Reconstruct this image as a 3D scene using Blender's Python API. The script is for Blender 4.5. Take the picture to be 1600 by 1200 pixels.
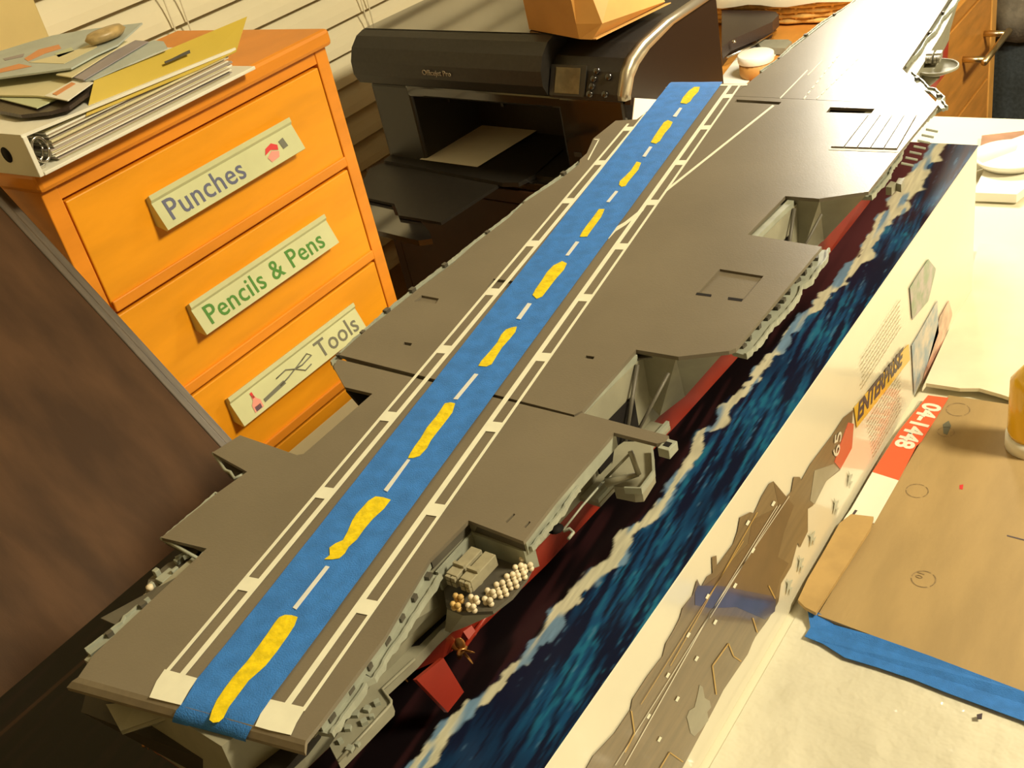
import bpy, bmesh, math, random
import numpy as np
from mathutils import Vector, Matrix
from mathutils.geometry import tessellate_polygon

random.seed(7)
rng = np.random.default_rng(5)
for o in list(bpy.data.objects):
    bpy.data.objects.remove(o)
scene = bpy.context.scene
C = scene.collection

# ------------------------------------------------------------------ camera
# world: z = 0 floor, +Y runs along the big kit box, table top at 0.75
ZC = 1.32
F = 1702.2
PITCH, ROLL, YB = 0.56198725, -0.22741993, math.radians(41.2)
_fw = np.array([0, math.cos(PITCH), -math.sin(PITCH)])
_r = np.array([1.0, 0, 0]); _u = np.cross(_r, _fw)
_c, _s = math.cos(ROLL), math.sin(ROLL)
def _rot(v):
    return np.array([v[0]*math.cos(YB)-v[1]*math.sin(YB), v[0]*math.sin(YB)+v[1]*math.cos(YB), v[2]])
CR, CU, CW = _rot(_c*_r+_s*_u), _rot(-_s*_r+_c*_u), _rot(_fw)
cam_d = bpy.data.cameras.new('camera'); cam = bpy.data.objects.new('camera', cam_d); C.objects.link(cam)
cam_d.sensor_width = 36; cam_d.lens = 36*F/1600; cam_d.clip_start = 0.01
cam.matrix_world = Matrix(((CR[0], CU[0], -CW[0], 0), (CR[1], CU[1], -CW[1], 0), (CR[2], CU[2], -CW[2], ZC), (0, 0, 0, 1)))
scene.camera = cam
vs = scene.view_settings
vs.view_transform = 'Standard'; vs.look = 'None'; vs.gamma = 1; vs.exposure = 0.2
vs.use_curve_mapping = False

# ------------------------------------------------------------------ light
w = bpy.data.worlds.new('World'); scene.world = w; w.use_nodes = True
w.node_tree.nodes['Background'].inputs[0].default_value = (1.0, 0.84, 0.54, 1)
w.node_tree.nodes['Background'].inputs[1].default_value = 0.17
def area(name, loc, target, size, power, col):
    d = bpy.data.lights.new(name, 'AREA'); d.shape = 'DISK'; d.size = size; d.energy = power; d.color = col
    o = bpy.data.objects.new(name, d); C.objects.link(o); o.location = loc
    o.rotation_euler = (Vector(target)-Vector(loc)).to_track_quat('-Z', 'Y').to_euler()
    return o
WARM = (1.0, 0.86, 0.56)
area('ceiling_lamp_light', (1.15, 0.92, 2.36), (-0.5, 0.8, 0.9), 0.42, 58, WARM)

# hobby lamp bulb light (the lamp body is built further down, just above the frame)
LAMP = Vector((-0.44, 1.36, 1.235))
bd = bpy.data.lights.new('desk_lamp_light', 'SPOT'); bd.energy = 14; bd.color = (1.0, 0.92, 0.74)
bd.shadow_soft_size = 0.07; bd.spot_size = math.radians(165); bd.spot_blend = 0.5
bl = bpy.data.objects.new('desk_lamp_light', bd); C.objects.link(bl); bl.location = LAMP
bl.rotation_euler = (Vector((0.28, -0.22, -1))).to_track_quat('-Z', 'Y').to_euler()

# ------------------------------------------------------------------ pixel -> measured point helpers
def ray(x, y):
    return CW + CR*(x-800)/F - CU*(y-600)/F
def P(x, y, z):                       # on a horizontal plane at height z
    d = ray(x, y); t = (z-ZC)/d[2]; return Vector((d[0]*t, d[1]*t, z))
def PN(x, y, p0, n):                  # on any plane
    d = ray(x, y); p = np.array(p0, float)-np.array([0, 0, ZC]); n = np.array(n, float)
    q = d*(p@n)/(d@n); return Vector((q[0], q[1], q[2]+ZC))
def PX(x, y, X): return PN(x, y, (X, 0, 0), (1, 0, 0))

# ------------------------------------------------------------------ materials
MATS = {}
def srgb(r, g, b):
    return tuple(((c/255)/12.92 if c/255 <= 0.04045 else ((c/255+0.055)/1.055)**2.4) for c in (r, g, b))
def mat(name, col, rough=0.5, metal=0.0, var=0.0, vscale=30, bump=0.0, bscale=200, coat=0.0, stretch=None,
        spec=0.5, emit=None, col2=None, trans=0.0, fac=None, bdist=0.001):
    m = bpy.data.materials.new(name); m.use_nodes = True; nt = m.node_tree
    b = nt.nodes['Principled BSDF']
    b.inputs['Base Color'].default_value = (*col, 1); b.inputs['Roughness'].default_value = rough
    b.inputs['Metallic'].default_value = metal; b.inputs['Coat Weight'].default_value = coat
    b.inputs['Coat Roughness'].default_value = 0.12
    b.inputs['Specular IOR Level'].default_value = spec
    if trans: b.inputs['Transmission Weight'].default_value = trans
    if emit: b.inputs['Emission Color'].default_value = (*emit[0], 1); b.inputs['Emission Strength'].default_value = emit[1]
    tc = nt.nodes.new('ShaderNodeTexCoord'); src = tc.outputs['Object']
    if stretch:
        mp = nt.nodes.new('ShaderNodeMapping'); mp.inputs['Scale'].default_value = stretch
        nt.links.new(src, mp.inputs[0]); src = mp.outputs[0]
    if var or col2:
        n = nt.nodes.new('ShaderNodeTexNoise'); n.inputs['Scale'].default_value = vscale; n.inputs['Detail'].default_value = 5
        nt.links.new(src, n.inputs['Vector'])
        mx = nt.nodes.new('ShaderNodeMix'); mx.data_type = 'RGBA'
        c2 = col2 if col2 else tuple(max(0, c*(1-var)) for c in col)
        c1 = col if col2 else tuple(min(1, c*(1+var*0.5)) for c in col)
        mx.inputs['A'].default_value = (*c1, 1); mx.inputs['B'].default_value = (*c2, 1)
        rp = nt.nodes.new('ShaderNodeValToRGB'); lo, hi = fac if fac else (0.35, 0.65)
        rp.color_ramp.elements[0].position = lo; rp.color_ramp.elements[1].position = hi
        nt.links.new(n.outputs['Fac'], rp.inputs[0]); nt.links.new(rp.outputs[0], mx.inputs['Factor'])
        nt.links.new(mx.outputs['Result'], b.inputs['Base Color'])
    if bump:
        n2 = nt.nodes.new('ShaderNodeTexNoise'); n2.inputs['Scale'].default_value = bscale; n2.inputs['Detail'].default_value = 3
        nt.links.new(src, n2.inputs['Vector'])
        bp = nt.nodes.new('ShaderNodeBump'); bp.inputs['Strength'].default_value = bump; bp.inputs['Distance'].default_value = bdist
        nt.links.new(n2.outputs['Fac'], bp.inputs['Height']); nt.links.new(bp.outputs[0], b.inputs['Normal'])
    MATS[name] = m
    return m
m_deck = mat('deck_grey', (0.175, 0.148, 0.108), 0.38, var=0.10, vscale=14, bump=0.08, bscale=900)
m_hull = mat('hull_grey', (0.30, 0.29, 0.22), 0.45, var=0.12, vscale=60)
m_gal = mat('gallery_grey', (0.34, 0.36, 0.30), 0.45, var=0.15, vscale=80)
m_hulldk = mat('recess_shade_grey', (0.10, 0.09, 0.07), 0.5, var=0.2, vscale=60)  # darker copy of hull grey; the recess shade sits in the colour
m_dark = mat('slot_shade_black', (0.012, 0.010, 0.010), 0.8, spec=0.2)  # near-black for plates that stand in for the shade inside openings
m_red = mat('hull_red', (0.32, 0.025, 0.010), 0.4, var=0.1, vscale=40)
m_tape = mat('blue_tape', (0.040, 0.205, 0.66), 0.6, var=0.14, vscale=120, bump=0.5, bscale=1400, spec=0.3)
m_white = mat('white_marking', (0.80, 0.80, 0.66), 0.55, var=0.05, vscale=90)
m_yel = mat('yellow_paint', (0.86, 0.66, 0.005), 0.45, var=0.18, vscale=220, bump=0.4, bscale=500)
m_dash = mat('dash_white', (0.72, 0.74, 0.72), 0.5)
m_canw = mat('raft_cream', (0.80, 0.70, 0.52), 0.45, var=0.2, vscale=200)
m_bronze = mat('propeller_bronze', (0.50, 0.24, 0.07), 0.35, metal=0.6, var=0.3, vscale=200)
m_box = mat('box_cream', (0.80, 0.76, 0.62), 0.25, coat=0.7, bump=0.15, bscale=25, var=0.05, vscale=8)
m_print = mat('print_brown', (0.17, 0.118, 0.062), 0.3, coat=0.6, var=0.2, vscale=60, stretch=(1, 0.3, 3))
m_print2 = mat('print_dark_brown', (0.12, 0.07, 0.045), 0.3, coat=0.6)
m_print3 = mat('print_purple', (0.07, 0.06, 0.11), 0.3, coat=0.6, var=0.3)
m_printg = mat('print_grey', (0.30, 0.28, 0.21), 0.3, coat=0.6, var=0.2)
m_pline = mat('print_line', (0.70, 0.66, 0.55), 0.4)
m_pyline = mat('print_yellow_line', (0.50, 0.32, 0.09), 0.4)
m_jet = mat('print_jet_grey', (0.50, 0.52, 0.43), 0.4)
m_text = mat('print_text_grey', (0.42, 0.38, 0.28), 0.4)
m_redp = mat('print_red', (0.60, 0.10, 0.05), 0.35, coat=0.5)
m_gold = mat('print_gold', (0.72, 0.44, 0.03), 0.35, coat=0.5)
m_ink = mat('ink_dark', (0.07, 0.05, 0.06), 0.4)
m_bluep = mat('print_blue', (0.16, 0.28, 0.42), 0.35, coat=0.5, var=0.5, vscale=80, col2=(0.55, 0.50, 0.45))
m_greenp = mat('print_green', (0.14, 0.24, 0.14), 0.35, coat=0.5, var=0.6, vscale=90, col2=(0.35, 0.30, 0.34))
m_table = mat('table_cream', (0.80, 0.76, 0.60), 0.4, var=0.05, vscale=6)
m_sheet = mat('plastic_sheet', (0.76, 0.73, 0.60), 0.14, var=0.10, vscale=9, bump=1.0, bscale=45, coat=0.3, bdist=0.004)
m_card = mat('cardboard', (0.42, 0.295, 0.135), 0.7, var=0.10, vscale=50, bump=0.2, bscale=400, stretch=(1, 0.25, 1))
m_cardl = mat('cardboard_flap', (0.50, 0.33, 0.13), 0.6, var=0.10, vscale=50)
m_orange = mat('label_orange', (0.86, 0.13, 0.05), 0.5)
m_paper = mat('paper_white', (0.84, 0.82, 0.72), 0.6, var=0.03)
m_paperp = mat('paper_pinkish', (0.86, 0.80, 0.74), 0.6)
m_cab = mat('cabinet_orange', (0.86, 0.35, 0.012), 0.42, var=0.12, vscale=9, stretch=(1, 0.6, 3), bump=0.1, bscale=200)
m_cabf = mat('cabinet_frame_orange', (0.82, 0.29, 0.02), 0.42, var=0.14, vscale=12, stretch=(1, 0.5, 3))
m_hold = mat('label_holder_green', (0.60, 0.62, 0.36), 0.35, var=0.05, coat=0.3)
m_blue_ink = mat('ink_blue_grey', (0.10, 0.11, 0.20), 0.5)
m_green_ink = mat('ink_green', (0.06, 0.22, 0.02), 0.5)
m_grey_ink = mat('ink_grey', (0.15, 0.15, 0.11), 0.5)
m_pink = mat('ink_pink', (0.75, 0.30, 0.24), 0.5)
m_redink = mat('ink_red', (0.65, 0.03, 0.03), 0.5)
m_blind = mat('blind_cream', (0.86, 0.80, 0.60), 0.45, var=0.03, vscale=5)
m_wall = mat('wall_beige', (0.72, 0.60, 0.35), 0.8, var=0.04, vscale=4, bump=0.1, bscale=300)
m_trim = mat('trim_beige', (0.74, 0.60, 0.27), 0.6, var=0.03)
m_ceil = mat('ceiling_white', (0.8, 0.78, 0.7), 0.9, var=0.02)
m_floor = mat('floor_brown', (0.10, 0.06, 0.035), 0.6, var=0.3, vscale=8)
m_pblack = mat('printer_black', (0.022, 0.019, 0.016), 0.42, var=0.2, vscale=200, bump=0.2, bscale=1500)
m_pgloss = mat('printer_gloss_black', (0.012, 0.010, 0.009), 0.07, coat=1.0)
m_pgrey = mat('printer_side_grey', (0.032, 0.031, 0.028), 0.35)
m_silver = mat('printer_silver', (0.50, 0.44, 0.33), 0.30, metal=0.8)
m_screen = mat('printer_screen', (0.13, 0.11, 0.06), 0.15, coat=1.0, var=0.3, vscale=60)
m_pbrown = mat('printer_side_brown', (0.022, 0.011, 0.006), 0.3, coat=0.2)
m_kraft = mat('kraft_orange', (0.52, 0.26, 0.06), 0.65, var=0.08, vscale=20)
m_board = mat('dark_wood_board', (0.080, 0.040, 0.018), 0.55, var=0.35, vscale=10, stretch=(1, 3, 1), bump=0.1, bscale=300, spec=0.10)
m_boarde = mat('dark_wood_edge', (0.09, 0.065, 0.042), 0.4, var=0.3, vscale=30, stretch=(1, 8, 1))
m_stand = mat('stand_wood', (0.055, 0.022, 0.009), 0.6, var=0.2, vscale=14)
m_desk = mat('desk_oak', (0.72, 0.32, 0.06), 0.4, var=0.18, vscale=12, stretch=(1, 1, 5), bump=0.1, bscale=200)
m_desktrim = mat('desk_oak_light', (0.82, 0.42, 0.10), 0.4, var=0.1)
m_brass = mat('brushed_brass', (0.72, 0.60, 0.36), 0.3, metal=1.0)
m_leather = mat('black_leather', (0.05, 0.035, 0.03), 0.35, bump=0.4, bscale=500)
m_wicker = mat('wicker', (0.88, 0.56, 0.16), 0.55, var=0.2, vscale=120)
m_cloth = mat('cloth_white', (0.86, 0.80, 0.62), 0.8, var=0.05)
m_greycl = mat('jumper_grey', (0.26, 0.23, 0.18), 0.9, var=0.25, vscale=60, bump=0.5, bscale=300)
m_bluecl = mat('chair_blue', (0.055, 0.070, 0.080), 0.85, var=0.3, vscale=150)
m_steel = mat('steel_ring', (0.6, 0.58, 0.52), 0.2, metal=1.0)
m_ysleeve = mat('yellow_folder', (0.56, 0.41, 0.05), 0.35, var=0.1, vscale=10)
m_bluepap = mat('pale_blue_paper', (0.46, 0.52, 0.50), 0.5, var=0.1, vscale=30)
m_lilac = mat('lilac_paper', (0.33, 0.29, 0.32), 0.5, var=0.1)
m_greenpap = mat('pale_green_paper', (0.55, 0.60, 0.40), 0.5)
m_creampap = mat('cream_paper', (0.72, 0.66, 0.42), 0.5, var=0.05)
m_terra = mat('terracotta_print', (0.72, 0.30, 0.12), 0.5)
m_beigebt = mat('stone_beige', (0.50, 0.36, 0.16), 0.4, var=0.3, vscale=100)
m_amber = mat('amber_yellow', (0.85, 0.50, 0.01), 0.2, coat=0.6)
m_lampw = mat('lamp_enamel', (0.5, 0.48, 0.42), 0.3)
m_bulb = mat('lamp_bulb', (1, 0.9, 0.7), 0.3, emit=((1, 0.85, 0.55), 25))
m_rubber = mat('black_plastic', (0.03, 0.03, 0.03), 0.5)

# ------------------------------------------------------------------ object helpers
def new_obj(name, verts, faces, m, parent=None, smooth=False):
    me = bpy.data.meshes.new(name); me.from_pydata([tuple(v) for v in verts], [], faces); me.validate()
    me.materials.append(m)
    if smooth:
        for p in me.polygons: p.use_smooth = True
    o = bpy.data.objects.new(name, me); C.objects.link(o)
    if parent: o.parent = parent
    return o
def from_bm(name, bm, m, parent=None, smooth=False):
    me = bpy.data.meshes.new(name); bmesh.ops.recalc_face_normals(bm, faces=bm.faces); bm.to_mesh(me); bm.free()
    me.materials.append(m)
    if smooth:
        for p in me.polygons: p.use_smooth = True
    o = bpy.data.objects.new(name, me); C.objects.link(o)
    if parent: o.parent = parent
    return o
def tag(o, label, cat, group=None):
    o['label'] = label; o['category'] = cat
    if group: o['group'] = group
    return o
def structure(o): o['kind'] = 'structure'; return o
def thing(name, loc, label, cat, rz=0, group=None):
    o = bpy.data.objects.new(name, None); C.objects.link(o); o.location = loc; o.rotation_euler = (0, 0, rz)
    o.empty_display_size = 0.02
    return tag(o, label, cat, group)
def bm_box(bm, x0, x1, y0, y1, z0, z1, bevel=0.0, M=None):
    r = bmesh.ops.create_cube(bm, size=1)
    vs_ = r['verts']
    for v in vs_:
        v.co = Vector(((x0+x1)/2+v.co.x*(x1-x0), (y0+y1)/2+v.co.y*(y1-y0), (z0+z1)/2+v.co.z*(z1-z0)))
    if bevel:
        es = list({e for v in vs_ for e in v.link_edges})
        r2 = bmesh.ops.bevel(bm, geom=es, offset=bevel, segments=2, affect='EDGES', profile=0.5)
        vs_ = list({v for f in r2['faces'] for v in f.verts} | {v for v in vs_ if v.is_valid})
    if M is not None: bmesh.ops.transform(bm, matrix=M, verts=vs_)
    return vs_
def box(name, x0, x1, y0, y1, z0, z1, m, parent=None, bevel=0.0, M=None):
    bm = bmesh.new(); bm_box(bm, x0, x1, y0, y1, z0, z1, bevel, M); return from_bm(name, bm, m, parent)
def bm_tube(bm, pts, r, seg=8, caps=True):
    pts = [Vector(p) for p in pts]; rings = []
    for i, p in enumerate(pts):
        d = (pts[min(i+1, len(pts)-1)]-pts[max(i-1, 0)]).normalized()
        a = d.orthogonal().normalized() if i == 0 else (pa - d*pa.dot(d)).normalized()
        pa = a; b = d.cross(a); rr = r[i] if isinstance(r, (list, tuple)) else r
        rings.append([bm.verts.new(p+(a*math.cos(2*math.pi*k/seg)+b*math.sin(2*math.pi*k/seg))*rr) for k in range(seg)])
    for i in range(len(rings)-1):
        for k in range(seg):
            bm.faces.new((rings[i][k], rings[i][(k+1) % seg], rings[i+1][(k+1) % seg], rings[i+1][k]))
    if caps: bm.faces.new(rings[0][::-1]); bm.faces.new(rings[-1])
def tube(name, pts, r, m, parent=None, seg=8):
    bm = bmesh.new(); bm_tube(bm, pts, r, seg); return from_bm(name, bm, m, parent, True)
def lathe(name, prof, m, parent=None, loc=(0, 0, 0), seg=24, M=None, smooth=True):
    bm = bmesh.new(); rings = []
    for (r, z) in prof:
        if r < 1e-6: rings.append([bm.verts.new((0, 0, z))])
        else: rings.append([bm.verts.new((r*math.cos(2*math.pi*k/seg), r*math.sin(2*math.pi*k/seg), z)) for k in range(seg)])
    for a, b in zip(rings, rings[1:]):
        for k in range(seg):
            if len(a) == 1 and len(b) == 1: continue
            if len(a) == 1: bm.faces.new((a[0], b[k], b[(k+1) % seg]))
            elif len(b) == 1: bm.faces.new((a[k], a[(k+1) % seg], b[0]))
            else: bm.faces.new((a[k], a[(k+1) % seg], b[(k+1) % seg], b[k]))
    if M is not None: bmesh.ops.transform(bm, matrix=M, verts=bm.verts)
    bmesh.ops.translate(bm, vec=loc, verts=bm.verts)
    return from_bm(name, bm, m, parent, smooth)
def prism_data(outer, z0, z1, holes=()):
    """outer/holes: lists of (x,y); returns verts, faces of a flat slab with holes."""
    loops = [[Vector((p[0], p[1], 0)) for p in outer]]+[[Vector((p[0], p[1], 0)) for p in h] for h in holes]
    tris = tessellate_polygon(loops)
    flat = [p for l in loops for p in l]; n = len(flat)
    def zz(z, p): return z(p) if callable(z) else z
    v = [(p.x, p.y, zz(z1, p)) for p in flat]+[(p.x, p.y, zz(z0, p)) for p in flat]
    f = []
    for t in tris:
        a, b, c = [flat[i] for i in t]
        if (b-a).cross(c-a).z < 0: t = t[::-1]
        f.append(tuple(t)); f.append(tuple(i+n for i in t[::-1]))
    k = 0
    for l in loops:
        for i in range(len(l)):
            j = (i+1) % len(l); f.append((k+i, k+j, n+k+j, n+k+i))
        k += len(l)
    return v, f
def slab(name, outer, z0, z1, m, parent=None, holes=()):
    v, f = prism_data(outer, z0, z1, holes)
    bm = bmesh.new(); me = bpy.data.meshes.new('tmp'); me.from_pydata(v, [], f); bm.from_mesh(me); bpy.data.meshes.remove(me)
    return from_bm(name, bm, m, parent)
def slabs(name, polys, z0, z1, m, parent=None, kind=None):
    V, Fc = [], []
    for p in polys:
        v, f = prism_data(p, z0, z1); k = len(V); V += v; Fc += [tuple(i+k for i in q) for q in f]
    bm = bmesh.new(); me = bpy.data.meshes.new('tmp'); me.from_pydata(V, [], Fc); bm.from_mesh(me); bpy.data.meshes.remove(me)
    o = from_bm(name, bm, m, parent)
    if kind: o['kind'] = kind
    return o
def text(name, s, size, M, m, parent=None, extrude=0.0001, align='LEFT', shear=0, bold=0.0, spacing=1.0):
    cu = bpy.data.curves.new('txt', 'FONT'); cu.body = s; cu.size = size; cu.extrude = extrude; cu.align_x = align
    cu.shear = shear; cu.offset = bold; cu.space_character = spacing; cu.resolution_u = 3
    t = bpy.data.objects.new('txt', cu); C.objects.link(t)
    bpy.context.view_layer.update()
    me = bpy.data.meshes.new_from_object(t.evaluated_get(bpy.context.evaluated_depsgraph_get()))
    bpy.data.objects.remove(t)
    me.transform(M); me.name = name; me.materials.clear(); me.materials.append(m)
    o = bpy.data.objects.new(name, me); C.objects.link(o)
    if parent: o.parent = parent
    return o
def frame(o, ex, ey, ez=None):
    ex = Vector(ex).normalized(); ey = Vector(ey); ey = (ey-ex*ey.dot(ex)).normalized(); ez = ex.cross(ey)
    return Matrix(((ex.x, ey.x, ez.x, o[0]), (ex.y, ey.y, ez.y, o[1]), (ex.z, ey.z, ez.z, o[2]), (0, 0, 0, 1)))
def panel_on(name, pts, thick, m, parent=None, face=None):
    """flat polygon given as 3D points (planar), thickened by thick along its normal (towards camera)"""
    pts = [Vector(p) for p in pts]
    n = Vector((0, 0, 0))
    for i in range(len(pts)): n += (pts[i]).cross(pts[(i+1) % len(pts)])
    n.normalize(); c = sum(pts, Vector())/len(pts)
    if (n.dot(face) if face else n.dot(Vector((0, 0, ZC))-c)) < 0: n = -n
    tri = tessellate_polygon([pts]); k = len(pts)
    v = [p+n*thick for p in pts]+pts; f = []
    for t in tri: f.append(tuple(t)); f.append(tuple(i+k for i in t[::-1]))
    for i in range(k): j = (i+1) % k; f.append((i, j, k+j, k+i))
    bm = bmesh.new(); me = bpy.data.meshes.new('tmp'); me.from_pydata([tuple(q) for q in v], [], f); bm.from_mesh(me); bpy.data.meshes.remove(me)
    return from_bm(name, bm, m, parent)

TABLE = 0.75; BOXT = 0.905; DECK = 0.995

# ================================================================== ROOM
structure(box('floor', -1.30, 2.6, -1.6, 4.2, -0.05, 0.0, m_floor))
structure(box('ceiling', -1.30, 2.6, -1.6, 4.2, 2.45, 2.5, m_ceil))
structure(box('wall_left', -1.36, -1.30, -1.6, 4.2, 0, 2.45, m_wall))
structure(box('wall_right', 2.6, 2.66, -1.6, 4.2, 0, 2.45, m_wall))
structure(box('wall_back', -1.36, 2.66, 4.2, 4.26, 0, 2.45, m_wall))
structure(box('wall_front', -1.36, 2.66, -1.66, -1.6, 0, 2.45, m_wall))
structure(box('baseboard_left', -1.30, -1.285, -1.6, 4.2, 0, 0.09, m_ceil))
structure(box('trim_1', -1.30, -1.245, 0.60, 0.748, 0.35, 1.75, m_trim, bevel=0.003))

# window blind: every slat a part
bl_ = thing('window_blind', (-1.26, 1.5, 0.5), 'cream horizontal slat blind on the left wall behind cabinet and printer', 'blind')
slat_me = None
y0b, y1b = 0.75-1.5, 2.35-1.5
for k in range(-12, 13):
    zc = 1.071-0.0458*k-0.5
    if slat_me is None:
        bm = bmesh.new()
        # curved slat section, lower edge leaning into the room
        sec = [(-0.012, 0.030), (-0.004, 0.018), (0.002, 0.006), (0.006, -0.008), (0.008, -0.020)]
        fr = [[bm.verts.new((x, yy, z)) for x, z in sec] for yy in (y0b, y1b)]
        bk = [[bm.verts.new((x-0.0028, yy, z)) for x, z in sec] for yy in (y0b, y1b)]
        for i in range(4):
            bm.faces.new((fr[0][i], fr[1][i], fr[1][i+1], fr[0][i+1])); bm.faces.new((bk[0][i+1], bk[1][i+1], bk[1][i], bk[0][i]))
        for e in (0, 4): bm.faces.new((fr[0][e], fr[1][e], bk[1][e], bk[0][e]))
        for q in (0, 1):
            for i in range(4): bm.faces.new((fr[q][i], fr[q][i+1], bk[q][i+1], bk[q][i]))
        o = from_bm('slat', bm, m_blind, bl_); slat_me = o.data
    else:
        o = bpy.data.objects.new('slat', slat_me); C.objects.link(o); o.parent = bl_
    o.location = (0, 0, zc+0.02)
for yy, bend in ((0.93, 0.006), (0.945, -0.004), (1.28, 0.003), (1.29, -0.003)):
    tube('cord', [(0.014+0.002*math.sin(i), yy-1.5+bend*math.sin(i*0.8), 0.62+1.1-0.5-i*0.11) for i in range(9)], 0.0012, m_cloth, bl_, 5)

# ================================================================== MAIN TABLE (white work table)
tb = thing('work_table', (-0.1, 0.6, 0), 'white work table carrying the ship, kit box, cardboard and papers', 'table')
box('tabletop', -0.648, 0.72, -0.75, 0.79, TABLE-0.03, TABLE, m_table, tb, bevel=0.004)
for x, y in ((-0.57, -0.68), (0.66, -0.68), (-0.57, 0.72), (0.66, 0.72)):
    box('leg', x-0.02, x+0.02, y-0.02, y+0.02, 0, TABLE-0.03, m_table, tb)

# thin wrinkled plastic drop sheet on the table
def sheet_mesh(x0, x1, y0, y1, nx, ny, z, amp, m, name, thick=0.0006, seed=1, keep=None):
    r = np.random.default_rng(seed); xs = np.linspace(x0, x1, nx); ys = np.linspace(y0, y1, ny)
    X, Y = np.meshgrid(xs, ys, indexing='ij'); Z = np.zeros_like(X)
    for _ in range(40):
        a = r.uniform(0, math.pi); fq = r.uniform(40, 220); ph = r.uniform(0, 6.28); cx, cy = r.uniform(x0, x1), r.uniform(y0, y1)
        fall = np.exp(-((X-cx)**2+(Y-cy)**2)/0.012)
        Z += fall*np.maximum(0, np.sin((X*math.cos(a)+Y*math.sin(a))*fq+ph))**3
    Z = Z/max(1e-6, Z.max())*amp*(0.15+0.85*np.clip((0.445-Y)/0.03, 0, 1))
    v = [(X[i, j], Y[i, j], z+thick+Z[i, j]) for i in range(nx) for j in range(ny)]
    f = [(i*ny+j, (i+1)*ny+j, (i+1)*ny+j+1, i*ny+j+1) for i in range(nx-1) for j in range(ny-1)]
    return new_obj(name, v, f, m, None, True)
sh = sheet_mesh(-0.232, 0.60, -0.10, 0.77, 190, 200, TABLE, 0.0070, m_sheet, 'plastic_sheet')
tag(sh, 'clear wrinkled plastic drop sheet spread over the white table', 'plastic sheet')

# ================================================================== KIT BOX
BX0, BX1, BY0, BY1 = -0.5424, -0.2365, 0.02, 0.948
kb = thing('model_kit_box', ((BX0+BX1)/2, (BY0+BY1)/2, TABLE), 'long shallow kit box with sea painting on lid and carrier drawing on side', 'box')
ox, oy = kb.location.x, kb.location.y
def KB(p): return Vector((p[0]-ox, p[1]-oy, max(0.0015, p[2]-TABLE)))
box('box_body', BX0-ox+0.0006, BX1-ox-0.0006, BY0-oy+0.0006, BY1-oy-0.0006, 0.0005, BOXT-TABLE-0.0008, m_box, kb, bevel=0.0012)
# painted lid picture: fine grid carrying a flat printed colour per vertex
NX, NY = 310, 760
xs = np.linspace(BX0, BX1, NX); ys = np.linspace(BY0, BY1, NY)
def vnoise(X, Y, fx, fy, seed):
    r = np.random.default_rng(seed); G = r.random((400, 400))
    u = X*fx; v = Y*fy; i = np.floor(u).astype(int); j = np.floor(v).astype(int); a = u-i; b = v-j
    a = a*a*(3-2*a); b = b*b*(3-2*b); g = lambda p, q: G[p % 400, q % 400]
    return (g(i, j)*(1-a)+g(i+1, j)*a)*(1-b)+(g(i, j+1)*(1-a)+g(i+1, j+1)*a)*b
X, Y = np.meshgrid(xs, ys, indexing='ij')
U = X+0.10*Y; n1 = vnoise(U, Y, 260, 26, 1); n2 = vnoise(U, Y, 700, 70, 2); n3 = vnoise(X, Y, 40, 14, 3); n4 = vnoise(U, Y, 420, 150, 4)
n5 = vnoise(X, Y, 500, 160, 9)
def cc(*v): return np.array(srgb(*v))
navy, blue, teal, cream, ice, maroon, black = cc(14, 22, 48), cc(20, 70, 115), cc(30, 105, 140), cc(205, 203, 178), cc(95, 138, 178), cc(70, 36, 40), cc(12, 7, 10)
def mixc(a, b, t): return a*(1-t[..., None])+b*t[..., None]
def sm(a, b, x): t = np.clip((x-a)/(b-a), 0, 1); return t*t*(3-2*t)
foam_y = [0.0, 0.206, 0.231, 0.25, 0.269, 0.311, 0.335, 0.361, 0.396, 0.431, 0.472, 0.514, 0.555, 0.602, 0.671, 0.72, 0.764, 0.81, 0.859, 1.0]
foam_x = [-0.300, -0.294, -0.295, -0.290, -0.283, -0.281, -0.281, -0.277, -0.276, -0.273, -0.279, -0.276, -0.274, -0.273, -0.270, -0.264, -0.266, -0.266, -0.269, -0.271]
FX = np.interp(Y, foam_y, foam_x)+(vnoise(X*0, Y, 1, 60, 5)-0.5)*0.006+(vnoise(X*0, Y, 1, 170, 6)-0.5)*0.003
base = np.broadcast_to(navy, X.shape+(3,)).copy()
n6 = vnoise(U, Y, 900, 45, 14); st = sm(0.42, 0.66, 0.40*n1+0.25*n2+0.35*n6)*sm(0.05, 0.45, n3)
base = mixc(base, blue, st); base = mixc(base, teal, sm(0.56, 0.78, 0.35*n1+0.3*n4+0.35*n6)*sm(0.2, 0.6, n3)*0.95); base = mixc(base, ice*0.8, sm(0.80, 0.9, n6)*sm(0.55, 0.8, n2)*0.5)
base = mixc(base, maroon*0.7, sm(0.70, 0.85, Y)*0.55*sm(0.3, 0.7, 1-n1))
lef = sm(0.0, 0.006, FX-X)
dk = mixc(np.broadcast_to(black, X.shape+(3,)).copy(), maroon*0.8, sm(0.45, 0.8, n1)*0.4)
dk = mixc(dk, maroon*1.5, sm(0.62, 0.74, Y)*(0.5+0.5*n3))
base = mixc(base, dk, lef)
wid = 0.0024+0.0034*vnoise(X*0, Y, 1, 22, 7)+0.004*sm(0.76, 0.82, Y)
wid = np.where(X > FX, wid*(0.6+0.9*vnoise(X, Y, 60, 90, 12)), wid)
d = np.abs(X-FX)+(n2-0.5)*0.0022+(n5-0.5)*0.0022
fo = 1-sm(wid*0.75, wid*1.05, d)
inner = sm(0.45, 0.62, vnoise(U, Y, 300, 30, 8))
fcol = mixc(np.broadcast_to(cream, X.shape+(3,)).copy(), ice, inner*0.9)*(0.75+0.35*n2)[..., None]
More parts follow.
